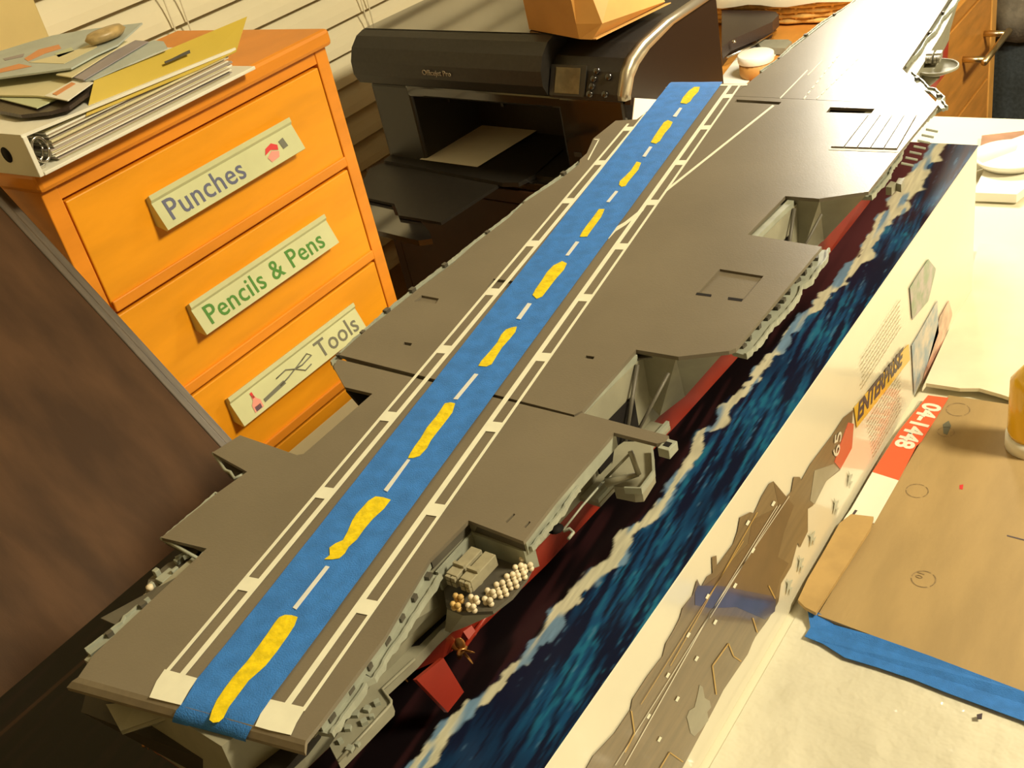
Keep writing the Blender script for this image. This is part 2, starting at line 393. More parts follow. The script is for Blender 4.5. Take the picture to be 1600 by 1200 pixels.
base = mixc(base, fcol, fo)
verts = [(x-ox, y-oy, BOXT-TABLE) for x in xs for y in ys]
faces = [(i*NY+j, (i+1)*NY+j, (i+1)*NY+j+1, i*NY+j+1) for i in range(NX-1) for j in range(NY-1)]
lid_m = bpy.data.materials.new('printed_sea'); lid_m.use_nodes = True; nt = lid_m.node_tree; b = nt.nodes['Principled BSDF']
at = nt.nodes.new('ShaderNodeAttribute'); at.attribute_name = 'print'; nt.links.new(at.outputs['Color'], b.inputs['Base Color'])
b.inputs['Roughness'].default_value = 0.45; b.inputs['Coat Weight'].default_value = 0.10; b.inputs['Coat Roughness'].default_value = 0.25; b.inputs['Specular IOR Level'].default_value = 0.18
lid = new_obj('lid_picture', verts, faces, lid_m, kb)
ca = lid.data.color_attributes.new('print', 'FLOAT_COLOR', 'POINT')
brown = cc(60, 38, 26)
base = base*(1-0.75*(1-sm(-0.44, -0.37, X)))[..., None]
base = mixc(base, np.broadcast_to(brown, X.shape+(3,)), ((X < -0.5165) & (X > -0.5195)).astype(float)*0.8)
base = mixc(base, np.broadcast_to(cc(236, 230, 205), X.shape+(3,)), ((X < -0.5305) & (Y > 0.345)).astype(float))  # border white at the far part only; nearer, ship shade is painted in
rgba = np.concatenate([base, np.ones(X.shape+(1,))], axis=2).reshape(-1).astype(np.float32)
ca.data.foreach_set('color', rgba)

# side panel print (flat print on the long side)
SX = BX1
def side(name, pts, t, m):
    return panel_on(name, [KB(PX(x, y, SX)) for x, y in pts], t, m, kb, Vector((1, 0, 0)))
# (panel_on orients to the viewer; in the box's own frame that is +X as well)
side('carrier_print', [(1333, 640), (1327, 700), (1312, 735), (1290, 752), (1270, 790), (1262, 795), (1262, 830), (1250, 855), (1246, 848), (1236, 885), (1220, 912), (1216, 940), (1200, 968), (1180, 995), (1175, 1005),
      (1168, 1022), (1130, 1078), (1118, 1102), (1070, 1192), (1030, 1265), (880, 1265), (927, 1180), (932, 1175), (960, 1145), (985, 1108), (988, 1092), (1012, 1055), (1035, 1025), (1040, 1005), (1052, 985), (1062, 965),
      (1066, 950), (1082, 930), (1089, 905), (1095, 918), (1105, 900), (1113, 895), (1112, 870), (1119, 868), (1120, 884), (1145, 850), (1152, 830), (1156, 808), (1172, 800), (1178, 802), (1190, 775), (1202, 755), (1208, 752), (1216, 790), (1236, 768), (1240, 745), (1249, 745), (1252, 750), (1266, 725), (1281, 705), (1300, 680), (1318, 652)], 0.0002, m_print)
side('print_shade', [(1208, 752), (1216, 792), (1175, 812), (1168, 850), (1120, 900), (1090, 922), (1150, 925), (1205, 955), (1218, 905), (1232, 880), (1215, 870), (1225, 830), (1240, 790)], 0.0003, mat('print_mid_brown', (0.13, 0.078, 0.036), 0.3, coat=0.6, var=0.2))
side('print_band', [(1090, 915), (1125, 915), (1160, 922), (1212, 932), (1210, 955), (1195, 968), (1150, 948), (1110, 950), (1085, 945), (1085, 925)], 0.0004, m_print3)
side('print_grey_patch', [(1272, 735), (1302, 725), (1310, 733), (1290, 752), (1272, 788), (1265, 782)], 0.0004, m_printg)
side('print_reflection', [(1092, 1070), (1097, 1073), (1100, 1090), (1108, 1095), (1110, 1105), (1104, 1112), (1106, 1125), (1094, 1140), (1084, 1150), (1078, 1145), (1072, 1120), (1076, 1110), (1084, 1105), (1088, 1090)], 0.0005, m_printg)
lines = [((1232, 775), (1110, 955), 1), ((1213, 790), (1050, 1052), 1), ((1218, 788), (1108, 965), 1), ((1110, 955), (975, 1195), 1.4), ((1050, 1052), (960, 1195), 1), ((1182, 800), (1000, 1110), 1), ((1130, 925), (1010, 1125), 1), ((1000, 1110), (962, 1178), 1)]
def side_line(name, a, b_, wpx, m, t=0.00055):
    a, b_ = Vector(a), Vector(b_); n = (b_-a).normalized(); n = Vector((-n.y, n.x))*wpx*0.5
    return [a+n, b_+n, b_-n, a-n]
V, Fc = [], []
def side_join(name, quads, t, m):
    bm = bmesh.new()
    for q in quads:
        a = [KB(PX(p[0], p[1], SX)) for p in q]
        vv = [bm.verts.new(p+Vector((t, 0, 0))) for p in a]
        bm.faces.new(vv)
    o = from_bm(name, bm, m, kb); return o
side_join('deck_line_print', [side_line('', a, b_, w_, None) for a, b_, w_ in lines[:5]], 0.0006, m_pline)
side_join('deck_line_print', [side_line('', a, b_, w_, None) for a, b_, w_ in [((1182, 800), (1046, 1040), 1.2), ((1160, 845), (1000, 1100), 1), ((985, 1110), (990, 1145), 2), ((990, 1145), (975, 1175), 2), ((1137, 1005), (1112, 1040), 2), ((1112, 1040), (1118, 1085), 2), ((1137, 1005), (1145, 1025), 2), ((1145, 1025), (1157, 1033), 2), ((1200, 915), (1210, 935), 2), ((1175, 965), (1182, 988), 2), ((1045, 1175), (1066, 1190), 2), ((1030, 1200), (1045, 1175), 2)]], 0.00065, m_pyline)
side_join('deck_line_print', [side_line('', (x, y), (x+4, y-7), 4, None) for x, y in [(1205, 790), (1173, 863), (1145, 918), (1114, 975), (1085, 1032), (1055, 1095), (1027, 1158), (1165, 820), (1102, 935), (1072, 995), (1040, 1058), (1010, 1122)]], 0.0007, m_white)
side('red_bow_print', [(1325, 660), (1333, 662), (1330, 700), (1312, 733), (1303, 722), (1310, 700)], 0.0006, m_redp)
text('hull_number_print', '65', 0.020, frame(KB(PX(1309, 712, SX))+Vector((0.0008, 0, 0)), (0, 0.45, 1), (0, -1, 0.45)), m_pline, kb, 0.0001)
side('banner_print', [(1334, 637), (1419, 538), (1421, 562), (1338, 668)], 0.0005, m_gold)
pB0, pB1 = KB(PX(1338, 660, SX)), KB(PX(1419, 556, SX))
text('banner_lettering', 'ENTERPRISE', 0.0205, frame(pB0+Vector((0.0007, 0.0, 0.001)), pB1-pB0, (0, 0, 1)), m_ink, kb, 0.0001, shear=0.15, bold=0.0006, spacing=0.93)
# small paragraph text: rows of tiny bars
rows = []
for r_ in range(26):
    z = 0.118-r_*0.0042
    if z < 0.004: break
    y = 0.64+0.0012*r_
    while y < 0.735:
        l = random.uniform(0.002, 0.007); rows.append((y, min(y+l, 0.737), z)); y += l+0.0012
bm = bmesh.new()
for y0_, y1_, z in rows:
    if 0.056 < z < 0.092: continue
    if z > 0.075 and y0_ < 0.645: continue
    vv = [bm.verts.new((SX-ox+0.0004, yy-oy, zz)) for yy, zz in ((y0_, z), (y1_, z), (y1_, z+0.0011), (y0_, z+0.0011))]; bm.faces.new(vv)
pt = from_bm('paragraph_print', bm, m_text, kb); pt['kind'] = 'stuff'
# picture column at the far end of the side
side('picture_print', [(1421, 450), (1432, 432), (1450, 405), (1462, 420), (1450, 470), (1425, 500)], 0.0004, m_greenp)
side('picture_print', [(1424, 540), (1436, 520), (1464, 470), (1466, 520), (1452, 560), (1428, 618)], 0.0004, m_bluep)
side('picture_print', [(1468, 495), (1482, 470), (1488, 492), (1470, 545), (1455, 585), (1440, 600)], 0.0004, m_redp).active_material = mat('print_pink', (0.62, 0.36, 0.28), 0.3, coat=0.5, var=0.5, vscale=70)
# pale fighter jets printed along the lower side
def jet(cx, cy, s, ang):
    pts = [(0, 1.3), (0.12, 0.5), (0.75, -0.1), (0.75, -0.3), (0.15, -0.25), (0.15, -0.6), (0.4, -0.9), (0.4, -1.05), (0, -0.9), (-0.4, -1.05), (-0.4, -0.9), (-0.15, -0.6), (-0.15, -0.25), (-0.75, -0.3), (-0.75, -0.1), (-0.12, 0.5)]
    c_, s_ = math.cos(ang), math.sin(ang)
    return [(SX-ox+0.0004, cy*1.0-oy+(p[0]*c_-p[1]*s_)*s, cx+(p[0]*s_+p[1]*c_)*s) for p in pts]
for (x, y) in ((1327, 748), (1305, 790), (1268, 840), (1250, 880), (1232, 915)):
    p = PX(x, y, SX); pts = jet(p.z-TABLE, p.y, 0.0075, random.uniform(-0.4, 0.4)+0.3)
    panel_on('jet_print', pts, 0.0002, m_jet, kb, Vector((1, 0, 0)))

# ================================================================== CARDBOARD, TAPE, LABEL
ZT = TABLE+0.003
def gslab(name, pts, z0, z1, m, parent=None): return slab(name, [P(x, y, z0)[:2] for x, y in pts], z0, z1, m, parent)
cb = gslab('cardboard_sheet', [(1482, 622), (1600, 640), (1760, 662), (1740, 1150), (1600, 1088), (1450, 1030), (1278, 966)], ZT, ZT+0.003, m_card)
tag(cb, 'flat brown corrugated cardboard sheet taped down on the table', 'cardboard')
fl = gslab('cardboard_flap', [(1330, 808), (1365, 812), (1360, 830), (1275, 962), (1258, 953), (1247, 942), (1262, 910), (1290, 862), (1312, 822)], ZT+0.0045, ZT+0.0075, m_cardl)
tag(fl, 'folded cardboard flap beside the kit box above the blue tape', 'cardboard')
tpp = [(1262, 955), (1280, 960), (1304, 974), (1362, 995), (1452, 1027), (1602, 1084), (1752, 1144), (1750, 1195), (1600, 1124), (1480, 1080), (1430, 1060), (1370, 1040), (1320, 1025), (1285, 1003), (1257, 992), (1266, 978)]
tA, tB = P(1278, 966, ZT), P(1600, 1088, ZT); tN = Vector((-(tB-tA).y, (tB-tA).x)).normalized()
def tz(p): return TABLE+0.0066 if (Vector((p.x, p.y))-Vector((tA.x, tA.y))).dot(tN) > -0.0005 else TABLE+0.0036
t2 = slab('masking_tape_strip', [P(x, y, ZT+0.002)[:2] for x, y in tpp], lambda p: tz(p)-0.0004, tz, m_tape)
tag(t2, 'torn blue masking tape along the cardboard edge at right', 'tape')
lb = thing('box_end_label', P(1430, 700, ZT+0.0034), 'orange and white printed carton label reading 04-1448 beside kit box', 'label')
def LB(x, y, dz=0): p = P(x, y, ZT+0.0034+dz); return p-lb.location
slab('orange_field', [LB(x, y)[:2] for x, y in [(1450, 618), (1482, 622), (1440, 690), (1432, 697), (1404, 751), (1363, 738), (1406, 672)]], 0, 0.0003, m_orange, lb)
slab('white_field', [LB(x, y)[:2] for x, y in [(1363, 738), (1404, 751), (1366, 818), (1335, 815), (1318, 812), (1330, 795)]], 0, 0.0003, m_paper, lb)
a0, a1 = LB(1446, 629, 0), LB(1392, 703, 0)
text('label_lettering', '04-1448', 0.0205, frame(a0+Vector((0, 0, 0.0005)), a1-a0, (a1-a0).cross(Vector((0, 0, -1)))), m_paper, lb, 0.0001, bold=0.0007, spacing=0.95)
slab('small_print', [LB(x, y)[:2] for x, y in [(1336, 797), (1340, 798), (1326, 818), (1323, 816)]], 0.0003, 0.0004, m_ink, lb)
# ink stamps and marks on the cardboard sheet
cs = thing('stamp_marks', P(1440, 800, ZT+0.003), 'faint round ink stamps and a red dot on the brown cardboard', 'ink mark')
def ring_(cx, cy, r0, r1, m):
    c0 = P(cx, cy, ZT+0.003)-cs.location; bm = bmesh.new(); n = 26; a_ = []
    for k in range(n):
        t = 2*math.pi*k/n; a_.append((bm.verts.new((c0.x+r0*math.cos(t), c0.y+r0*math.sin(t), 0.0002)), bm.verts.new((c0.x+r1*math.cos(t), c0.y+r1*math.sin(t), 0.0002))))
    for k in range(n):
        if k % 9 == 4: continue
        q, q2 = a_[k], a_[(k+1) % n]; bm.faces.new((q[0], q[1], q2[1], q2[0]))
    return from_bm('stamp_ring', bm, m, cs)
m_stamp = mat('stamp_ink', (0.30, 0.21, 0.11), 0.7, var=0.3, vscale=300)
ring_(1433, 767, 0.0075, 0.0083, m_stamp); ring_(1443, 905, 0.0075, 0.0083, m_stamp); ring_(1497, 640, 0.0085, 0.0094, m_stamp); ring_(1478, 675, 0.006, 0.0066, m_stamp)
slab('stamp_blot', [(P(x, y, ZT)-cs.location)[:2] for x, y in [(1473, 668), (1482, 662), (1486, 670), (1480, 684), (1474, 682)]], 0, 0.0002, m_grey_ink, cs)
slab('red_dot', [(P(x, y, ZT)-cs.location)[:2] for x, y in [(1499, 763), (1505, 762), (1504, 770), (1499, 769)]], 0, 0.0002, m_redink, cs)
slab('pen_stroke', [(P(x, y, ZT)-cs.location)[:2] for x, y in [(1573, 841), (1600, 848), (1625, 854), (1625, 856), (1600, 850), (1573, 843)]], 0, 0.0002, m_ink, cs)
text('stamp_lettering', '01', 0.007, frame(P(1440, 905, ZT+0.0033)-cs.location, (P(1447, 893, ZT)-P(1440, 905, ZT)), (-1, 0, 0)), m_stamp, cs, 0.00005)
dt = gslab('dark_chip', [(1526, 1118), (1535, 1116), (1534, 1124), (1527, 1124)], ZT, ZT+0.001, m_ink); tag(dt, 'tiny dark chip on the plastic sheet below the blue tape', 'debris')

# ================================================================== RIGHT SIDE CLUTTER
pt_ = gslab('paper_towel', [(1441, 612), (1447, 604), (1500, 612), (1530, 612), (1565, 622), (1600, 634), (1700, 650), (1740, 430), (1600, 392), (1530, 385), (1505, 470)], ZT+0.0035, ZT+0.007, m_cloth)
tag(pt_, 'folded white paper towel lying above the cardboard at right', 'paper towel')
bk_ = gslab('white_tablet_box', [(1520, 314), (1588, 317), (1610, 300), (1640, 270), (1545, 262)], ZT, ZT+0.010, m_paper)
tag(bk_, 'flat white box on the brightly lit right of the table', 'box')
pl_c = P(1552, 285, ZT)
pl = lathe('white_dish', [(0, 0.0), (0.030, 0.0), (0.040, 0.010), (0.0405, 0.012), (0.038, 0.011), (0.029, 0.003), (0, 0.003)], m_paper, None, (0, 0, 0), 40)
pl.location = (pl_c.x+0.01, pl_c.y+0.03, ZT+0.0102); tag(pl, 'shallow white dish with a curved shadow in the lamp glare', 'dish')
mt = gslab('brown_mat', [(1528, 258), (1534, 214), (1640, 202), (1660, 238)], ZT, ZT+0.002, mat('mat_brown', (0.36, 0.20, 0.12), 0.6, var=0.2)); tag(mt, 'reddish brown place mat at the far right table edge', 'mat')
rl = tube('paper_roll', [P(1500, 262, ZT+0.012), P(1580, 232, ZT+0.012), P(1640, 210, ZT+0.012)], 0.010, m_paper, None, 14); tag(rl, 'rolled white paper lying on the brown mat', 'paper roll')
yc = P(1612, 690, ZT+0.0075)
yb_ = thing('glue_bottle', (yc.x, yc.y, ZT+0.0035), 'yellow bottle with white collar cut off by the right edge', 'bottle')
lathe('bottle_body', [(0, 0.012), (0.017, 0.012), (0.018, 0.016), (0.018, 0.060), (0.010, 0.072), (0.006, 0.076), (0, 0.076)], m_amber, yb_)
lathe('bottle_base', [(0, 0), (0.019, 0), (0.019, 0.012), (0, 0.012)], m_paper, yb_)
lathe('nozzle', [(0.006, 0.076), (0.005, 0.085), (0.0015, 0.10), (0, 0.10)], m_paper, yb_)

# ================================================================== SHIP
TS = math.radians(44.07-41.2); SU, SV = 0.12, -0.37
sx0 = SU*math.sin(TS)+SV*math.cos(TS); sy0 = SU*math.cos(TS)-SV*math.sin(TS)
ship = thing('aircraft_carrier_model', (sx0, sy0, BOXT+0.0006), 'large unfinished grey plastic aircraft carrier model with blue taped runway, resting on kit box', 'model ship', -TS)
HD = DECK-BOXT-0.0006                     # deck surface height in the ship's own frame
def S(x, y, dz=0.0):                      # pixel -> ship frame, dz relative to the deck
    p = P(x, y, DECK+dz); X_, Y_ = p.x-sx0, p.y-sy0
    return Vector((X_*math.cos(TS)-Y_*math.sin(TS), X_*math.sin(TS)+Y_*math.cos(TS), HD+dz))
def S2(pts, dz=0.0): return [S(x, y, dz)[:2] for x, y in pts]
gapL, gapR = S(527, 558), S(897, 648)
aft = [(122, 1058), (147, 1022), (323, 857), (252, 840), (337, 772), (386, 737), (332, 707), (375, 680), (464, 711), (475, 709), (582, 615), (539, 605), (521, 573), (528, 561),
       (897, 651.5), (909, 645), (1034, 678), (1045, 681), (1040, 690), (1026, 693), (959, 676), (869, 780), (818, 846), (732, 813), (671, 874), (600, 996), (500, 1130), (478, 1157)]
fore = [(530, 555), (552, 534), (580, 510), (604, 492), (650, 455), (709, 411), (742, 381), (795, 341), (820, 316), (875, 281), (905, 257), (906, 250), (917, 240), (927, 217), (962, 189), (995, 187),
        (1022, 166), (1046, 134), (1126, 131), (1168, 131.5), (1187, 115), (1200, 155), (1340, 158.5), (1466, 165), (1403, 241), (1357, 300), (1280, 311), (1227, 307), (1168, 367), (1284, 386), (1150, 545), (1139, 549), (1060, 558), (994, 547), (910, 642), (897, 648.8)]
# measured corner of the bow section
bow_l = S(1187, 115)
fore_pts = S2(fore[:20])+[(bow_l.x, 0.677), (0.097, 0.677)]+S2(fore[24:])
holes = [[(1125, 421), (1193, 432), (1161, 470), (1089, 460)],
         [(771, 436), (812, 441), (800, 452), (762, 449)], [(659, 462), (686, 467), (681, 475), (647, 472)],
         [(632, 535), (644, 537), (642, 541), (630, 539)], [(916, 556), (929, 558), (927, 562), (914, 560)],
         [(1151, 156), (1221, 160), (1217, 164), (1148, 160)], [(1297, 168), (1367, 170.5), (1361, 178), (1291, 176)]]
# keep holes that lie in the fore panel
slab('flight_deck_panel', S2(aft), HD-0.0022, HD, m_deck, ship, [S2([(790, 815), (803, 802), (805, 804), (792, 817)]), S2([(819, 823), (827, 814), (829, 816), (821, 825)])])
slab('flight_deck_panel', fore_pts, HD-0.0022, HD+0.0003, m_deck, ship, [S2(h) for h in holes])
bow = [(bow_l.x, 0.678), (-0.0735, 0.80), (-0.0725, 0.92), (-0.062, 0.985), (0.010, 0.985), (0.020, 0.92), (0.0285, 0.86), (0.0425, 0.7515), (0.097, 0.680), (0.097, 0.678)]
slab('flight_deck_panel', bow, HD-0.0022, HD+0.0001, m_deck, ship)
# recess floors below the deck surface, and black patches on it painting slot shade
slab('recess_floor', S2([(1120, 418), (1198, 429), (1164, 474), (1083, 463)]), HD-0.0045, HD-0.0012, m_deck, ship)
slab('recess_floor', S2([(766, 432), (818, 438), (804, 456), (756, 453)]), HD-0.0045, HD-0.0016, m_deck, ship)
slab('recess_floor', S2([(655, 460), (690, 465), (684, 477), (642, 474)]), HD-0.0045, HD-0.0012, m_deck, ship)
for q in ([(1089, 458), (1112, 461), (1111, 464.5), (1087, 461.5)], [(1138, 465), (1161, 468), (1159, 472), (1137, 469)]):
    slab('deck_slot', S2(q), HD+0.0003, HD+0.00045, m_dark, ship)
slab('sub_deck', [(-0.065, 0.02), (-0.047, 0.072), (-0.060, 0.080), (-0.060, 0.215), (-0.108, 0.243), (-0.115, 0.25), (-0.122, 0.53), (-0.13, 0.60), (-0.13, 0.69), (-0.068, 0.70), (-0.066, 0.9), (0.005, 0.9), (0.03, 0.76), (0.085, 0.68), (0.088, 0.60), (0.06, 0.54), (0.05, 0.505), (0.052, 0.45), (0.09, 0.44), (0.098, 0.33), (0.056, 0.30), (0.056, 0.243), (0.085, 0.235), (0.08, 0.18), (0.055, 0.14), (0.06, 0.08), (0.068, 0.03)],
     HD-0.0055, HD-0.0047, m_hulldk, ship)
# rounded-down stern lip
u0, u1 = S(122, 1058), S(478, 1157)
l0, l1 = S(104, 1074, -0.004), S(476, 1176, -0.004)
nseg = 26
bm = bmesh.new()
rows_ = []
for k in range(nseg+1):
    t = k/nseg; a_ = u0.lerp(u1, t); b_ = l0.lerp(l1, t); rows_.append([bm.verts.new(a_), bm.verts.new(a_.lerp(b_, 0.5)+Vector((0, 0, 0.0006))), bm.verts.new(b_), bm.verts.new(b_-Vector((0, 0, 0.002))), bm.verts.new(a_-Vector((0, 0, 0.0022)))])
for a_, b_ in zip(rows_, rows_[1:]):
    for i in range(5): bm.faces.new((a_[i], a_[(i+1) % 5], b_[(i+1) % 5], b_[i]))
bm.faces.new(rows_[0]); bm.faces.new(rows_[-1][::-1])
ro = from_bm('stern_ramp', bm, mat('ramp_grey', (0.235, 0.195, 0.135), 0.45, var=0.1, vscale=200), ship)

# ---- runway markings (ladders), tape, dashes, strokes
ZM = HD+0.0003
def mark(name, polys, m, z0=ZM, t=0.00022):
    for q in polys: slab(name, S2(q), z0, z0+t, m, ship)
Lr = [(270, 1076), (389.5, 914), (510.5, 771.6), (611.5, 652), (696.8, 547), (772, 457), (833.8, 381.3), (889.4, 314.5), (940, 255), (982.5, 202)]
Rr = [(439, 1124), (571.5, 949), (676.8, 797), (767.5, 667.5), (848, 558.8), (912.5, 466), (970, 386), (1016, 317.2), (1060, 255), (1099.5, 200), (1135.8, 151)]
def sline(a, b_, off0, off1):
    d_ = (b_-a).normalized(); n = Vector((d_.y, -d_.x, 0)); return [a+n*off0, b_+n*off0, b_+n*off1, a+n*off1]
# left ladder: inner (starboard, +n) line is the thick one
def ladder2(name, pts, half, w_port, w_star, start, end_port, end_star):
    q = [S(*p) for p in pts]; dirv = (q[-1]-q[1]).normalized(); n = Vector((dirv.y, -dirv.x, 0)); ax0 = (q[1]+q[-1])/2
    sA = (S(*start)-ax0).dot(dirv); polys = []
    eP = (S(*end_port)-ax0).dot(dirv); eS = (S(*end_star)-ax0).dot(dirv)
    polys.append([ax0+dirv*sA-n*half, ax0+dirv*eP-n*half, ax0+dirv*eP-n*(half-w_port), ax0+dirv*sA-n*(half-w_port)])
    polys.append([ax0+dirv*sA+n*half, ax0+dirv*eS+n*half, ax0+dirv*eS+n*(half-w_star), ax0+dirv*sA+n*(half-w_star)])
    for p in q[1:]:
        c_ = ax0+dirv*(p-ax0).dot(dirv)
        g_, h_ = half-w_star-0.00001, half-w_port-0.00001
        polys.append([c_+dirv*0.0043+n*g_, c_+dirv*0.0043-n*h_, c_-dirv*0.0043-n*h_, c_-dirv*0.0043+n*g_])
    return slabs(name, [[v[:2] for v in q_] for q_ in polys], ZM, ZM+0.0002, m_white, ship, 'stuff')
ladder2('runway_edge_marking', Lr, 0.0054, 0.0019, 0.0029, (263, 1060), (981, 194), (1014, 177))
ladder2('runway_edge_marking', Rr, 0.0054, 0.0031, 0.0017, (441, 1103), (1143, 133.5), (1156, 133.5))
mark('runway_end_block', [[(258, 1047), (309, 1061), (296, 1080), (283, 1103), (234, 1091), (245, 1066)]], m_white, ZM+0.0001)
mark('runway_end_block', [[(423, 1094), (478, 1107), (464, 1130), (455, 1150), (420, 1142), (399, 1136), (408, 1116)]], m_white, ZM+0.0001)
mark('deck_line', [[(1207, 165), (1210, 166), (1045, 297), (1040, 301), (1039, 298)], [(1012, 317), (1005, 330), (978, 352), (962, 362), (951, 374), (950, 371), (960, 357), (976, 348), (999, 330)], [(1047, 133.2), (1168, 132), (1167, 134.5), (1047, 135.5)]], m_white)
mark('deck_line', [[(1047, 136), (1025, 163), (1027, 164), (1049, 137)], [(1040, 137), (1057, 137.5), (1056, 138.5), (1041, 138)], [(936, 217), (918, 250), (919.5, 251), (937, 218)], [(928, 218), (937, 218), (936.5, 219.5), (929, 219)]], m_white)
# blue tape
tl = [(1046, 131.5), (360, 1000), (309, 1062), (288, 1098)]; tr = [(1127.5, 131.5), (493.5, 1000), (423, 1095), (399, 1130)]
bm = bmesh.new(); prev = None
def tape_pts(a, b_, n_): return [a.lerp(b_, k/n_) for k in range(n_+1)]
Ls = tape_pts(S(*tl[0]), S(*tl[1]), 60)+tape_pts(S(*tl[1]), S(*tl[2]), 6)[1:]+tape_pts(S(*tl[2]), S(*tl[3]), 4)[1:]
Rs = tape_pts(S(*tr[0]), S(*tr[1]), 60)+tape_pts(S(*tr[1]), S(*tr[2]), 6)[1:]+tape_pts(S(*tr[2]), S(*tr[3]), 4)[1:]
Ls += [S(276, 1112, -0.0016), S(270, 1126, -0.0042), S(270, 1130, -0.008)]; Rs += [S(392, 1142, -0.0016), S(385, 1157, -0.0042), S(385, 1161, -0.008)]
Ls = [S(1049, 129.5, -0.004)]+Ls; Rs = [S(1129, 129, -0.004)]+Rs
rws = []
for i, (a_, b_) in enumerate(zip(Ls, Rs)):
    up = Vector((0, 0, 0.0007))
    rws.append([bm.verts.new(a_.lerp(b_, t)+up+Vector((0, 0, 0.00008*math.sin(i*1.7+t*9)))) for t in (0, 0.2, 0.4, 0.6, 0.8, 1)])
for a_, b_ in zip(rws, rws[1:]):
    for k in range(5): bm.faces.new((a_[k], a_[k+1], b_[k+1], b_[k]))
tp = from_bm('masking_tape', bm, m_tape, ship, True)
ZP = HD+0.0009
strokes = []
def s_(ox_, oy_, sc, *pts): strokes.append([(ox_+p[0]/sc, oy_+p[1]/sc) for p in pts])
s_(200, 850, 3.4275, (440, 950), (455, 900), (480, 845), (520, 785), (565, 725), (600, 685), (640, 640), (700, 560), (750, 490), (790, 430), (815, 400), (845, 388), (880, 390), (912, 400), (895, 445), (860, 500), (800, 585), (740, 660), (690, 705), (650, 740), (620, 780), (590, 820), (545, 880), (515, 940), (490, 962), (460, 966))
s_(350, 600, 3.4275, (540, 948), (570, 925), (568, 885), (600, 862), (640, 845), (665, 800), (690, 740), (712, 705), (735, 680), (775, 635), (815, 610), (855, 615), (895, 628), (860, 675), (800, 730), (770, 765), (750, 790), (715, 840), (670, 880), (650, 915), (620, 942), (580, 948))
s_(350, 600, 3.4275, (988, 405), (1000, 380), (1025, 340), (1055, 300), (1090, 240), (1140, 180), (1185, 112), (1215, 106), (1240, 112), (1225, 160), (1180, 220), (1140, 270), (1110, 310), (1090, 350), (1050, 393), (1015, 404))
s_(500, 400, 4, (992, 695), (1010, 665), (1060, 610), (1110, 550), (1135, 500), (1165, 468), (1200, 455), (1232, 450), (1222, 485), (1180, 535), (1140, 580), (1105, 635), (1075, 685), (1040, 700))
s_(700, 250, 4, (530, 852), (550, 815), (585, 765), (620, 710), (660, 668), (715, 640), (745, 655), (725, 695), (680, 745), (645, 790), (615, 830), (590, 862), (555, 876))
s_(700, 250, 4, (825, 488), (838, 460), (870, 415), (905, 370), (945, 315), (980, 315), (960, 362), (925, 410), (895, 450), (870, 487))
s_(700, 250, 4, (1070, 162), (1075, 140), (1110, 108), (1145, 72), (1180, 18), (1208, 25), (1190, 68), (1155, 110), (1130, 140), (1110, 170), (1085, 175))
s_(850, 100, 4, (668, 497), (690, 460), (720, 415), (750, 372), (775, 358), (805, 370), (790, 400), (755, 440), (725, 488), (700, 505))
s_(850, 100, 4, (853, 250), (870, 215), (905, 175), (940, 150), (975, 150), (965, 180), (935, 210), (915, 240), (890, 256))
for st_ in strokes:
    slab('yellow_paint_dash', S2(st_), ZP, ZP+0.0002, m_yel, ship)
dashes = [[(458.3, 952), (464, 955), (516, 888), (509.8, 886.5)], [(600.3, 768), (606, 770.8), (641.7, 721), (637.4, 719.6)], [(708.7, 626), (715.5, 626.5), (748, 587), (742, 586)], [(807, 500), (813.7, 501.3), (831.3, 476.5), (825, 475.7)],
          [(883.7, 401.3), (889, 401.5), (905.5, 380), (900, 379.3)], [(947.5, 317.5), (952.5, 318), (966.3, 301), (962, 300)], [(1003.7, 246.3), (1008.7, 247), (1019.5, 231.3), (1015, 230.7)], [(1051.2, 183.7), (1057, 184.5), (1066.2, 170.5), (1062, 170)]]
for q in dashes: slab('white_dash', S2(q), ZP, ZP+0.0002, m_dash, ship)
# catapult dashes, deflector panels and fine lines at the bow
dd = []
def dline(a, b_, n_, w_, duty=0.55):
    a, b_ = Vector(a), Vector(b_); d_ = (b_-a); nn = Vector((-d_.y, d_.x)).normalized()*w_/2
    for k in range(n_):
        p0 = a+d_*(k/n_); p1 = a+d_*((k+duty)/n_); dd.append([p0+nn, p1+nn, p1-nn, p0-nn])
dline((1256, 155), (1314, 82), 9, 1.8); dline((1276, 155), (1345, 88), 9, 1.6); dline((1219, 154), (1262, 110), 1, 1.4, 1); dline((1262, 118), (1285, 95), 1, 1.0, 1)
for q in dd: slab('catapult_dash', S2(q), HD+0.0001, HD+0.00045, m_white, ship)
for k in range(5):
    f0, f1 = k/5+0.008, (k+1)/5-0.008
    A_, B_ = Vector((1339, 181)), Vector((1432, 182)); C_, D_ = Vector((1298, 231)), Vector((1402, 234))
    slab('deflector_panel', S2([A_.lerp(B_, f0), A_.lerp(B_, f1), C_.lerp(D_, f1), C_.lerp(D_, f0)]), HD+0.0003, HD+0.0012, m_deck, ship)
mark('deck_line', [[(1297, 232.5), (1405, 236), (1403, 239), (1295, 235)], [(1338, 179.5), (1433, 180.5), (1433, 181.5), (1338, 180.5)]], m_white)

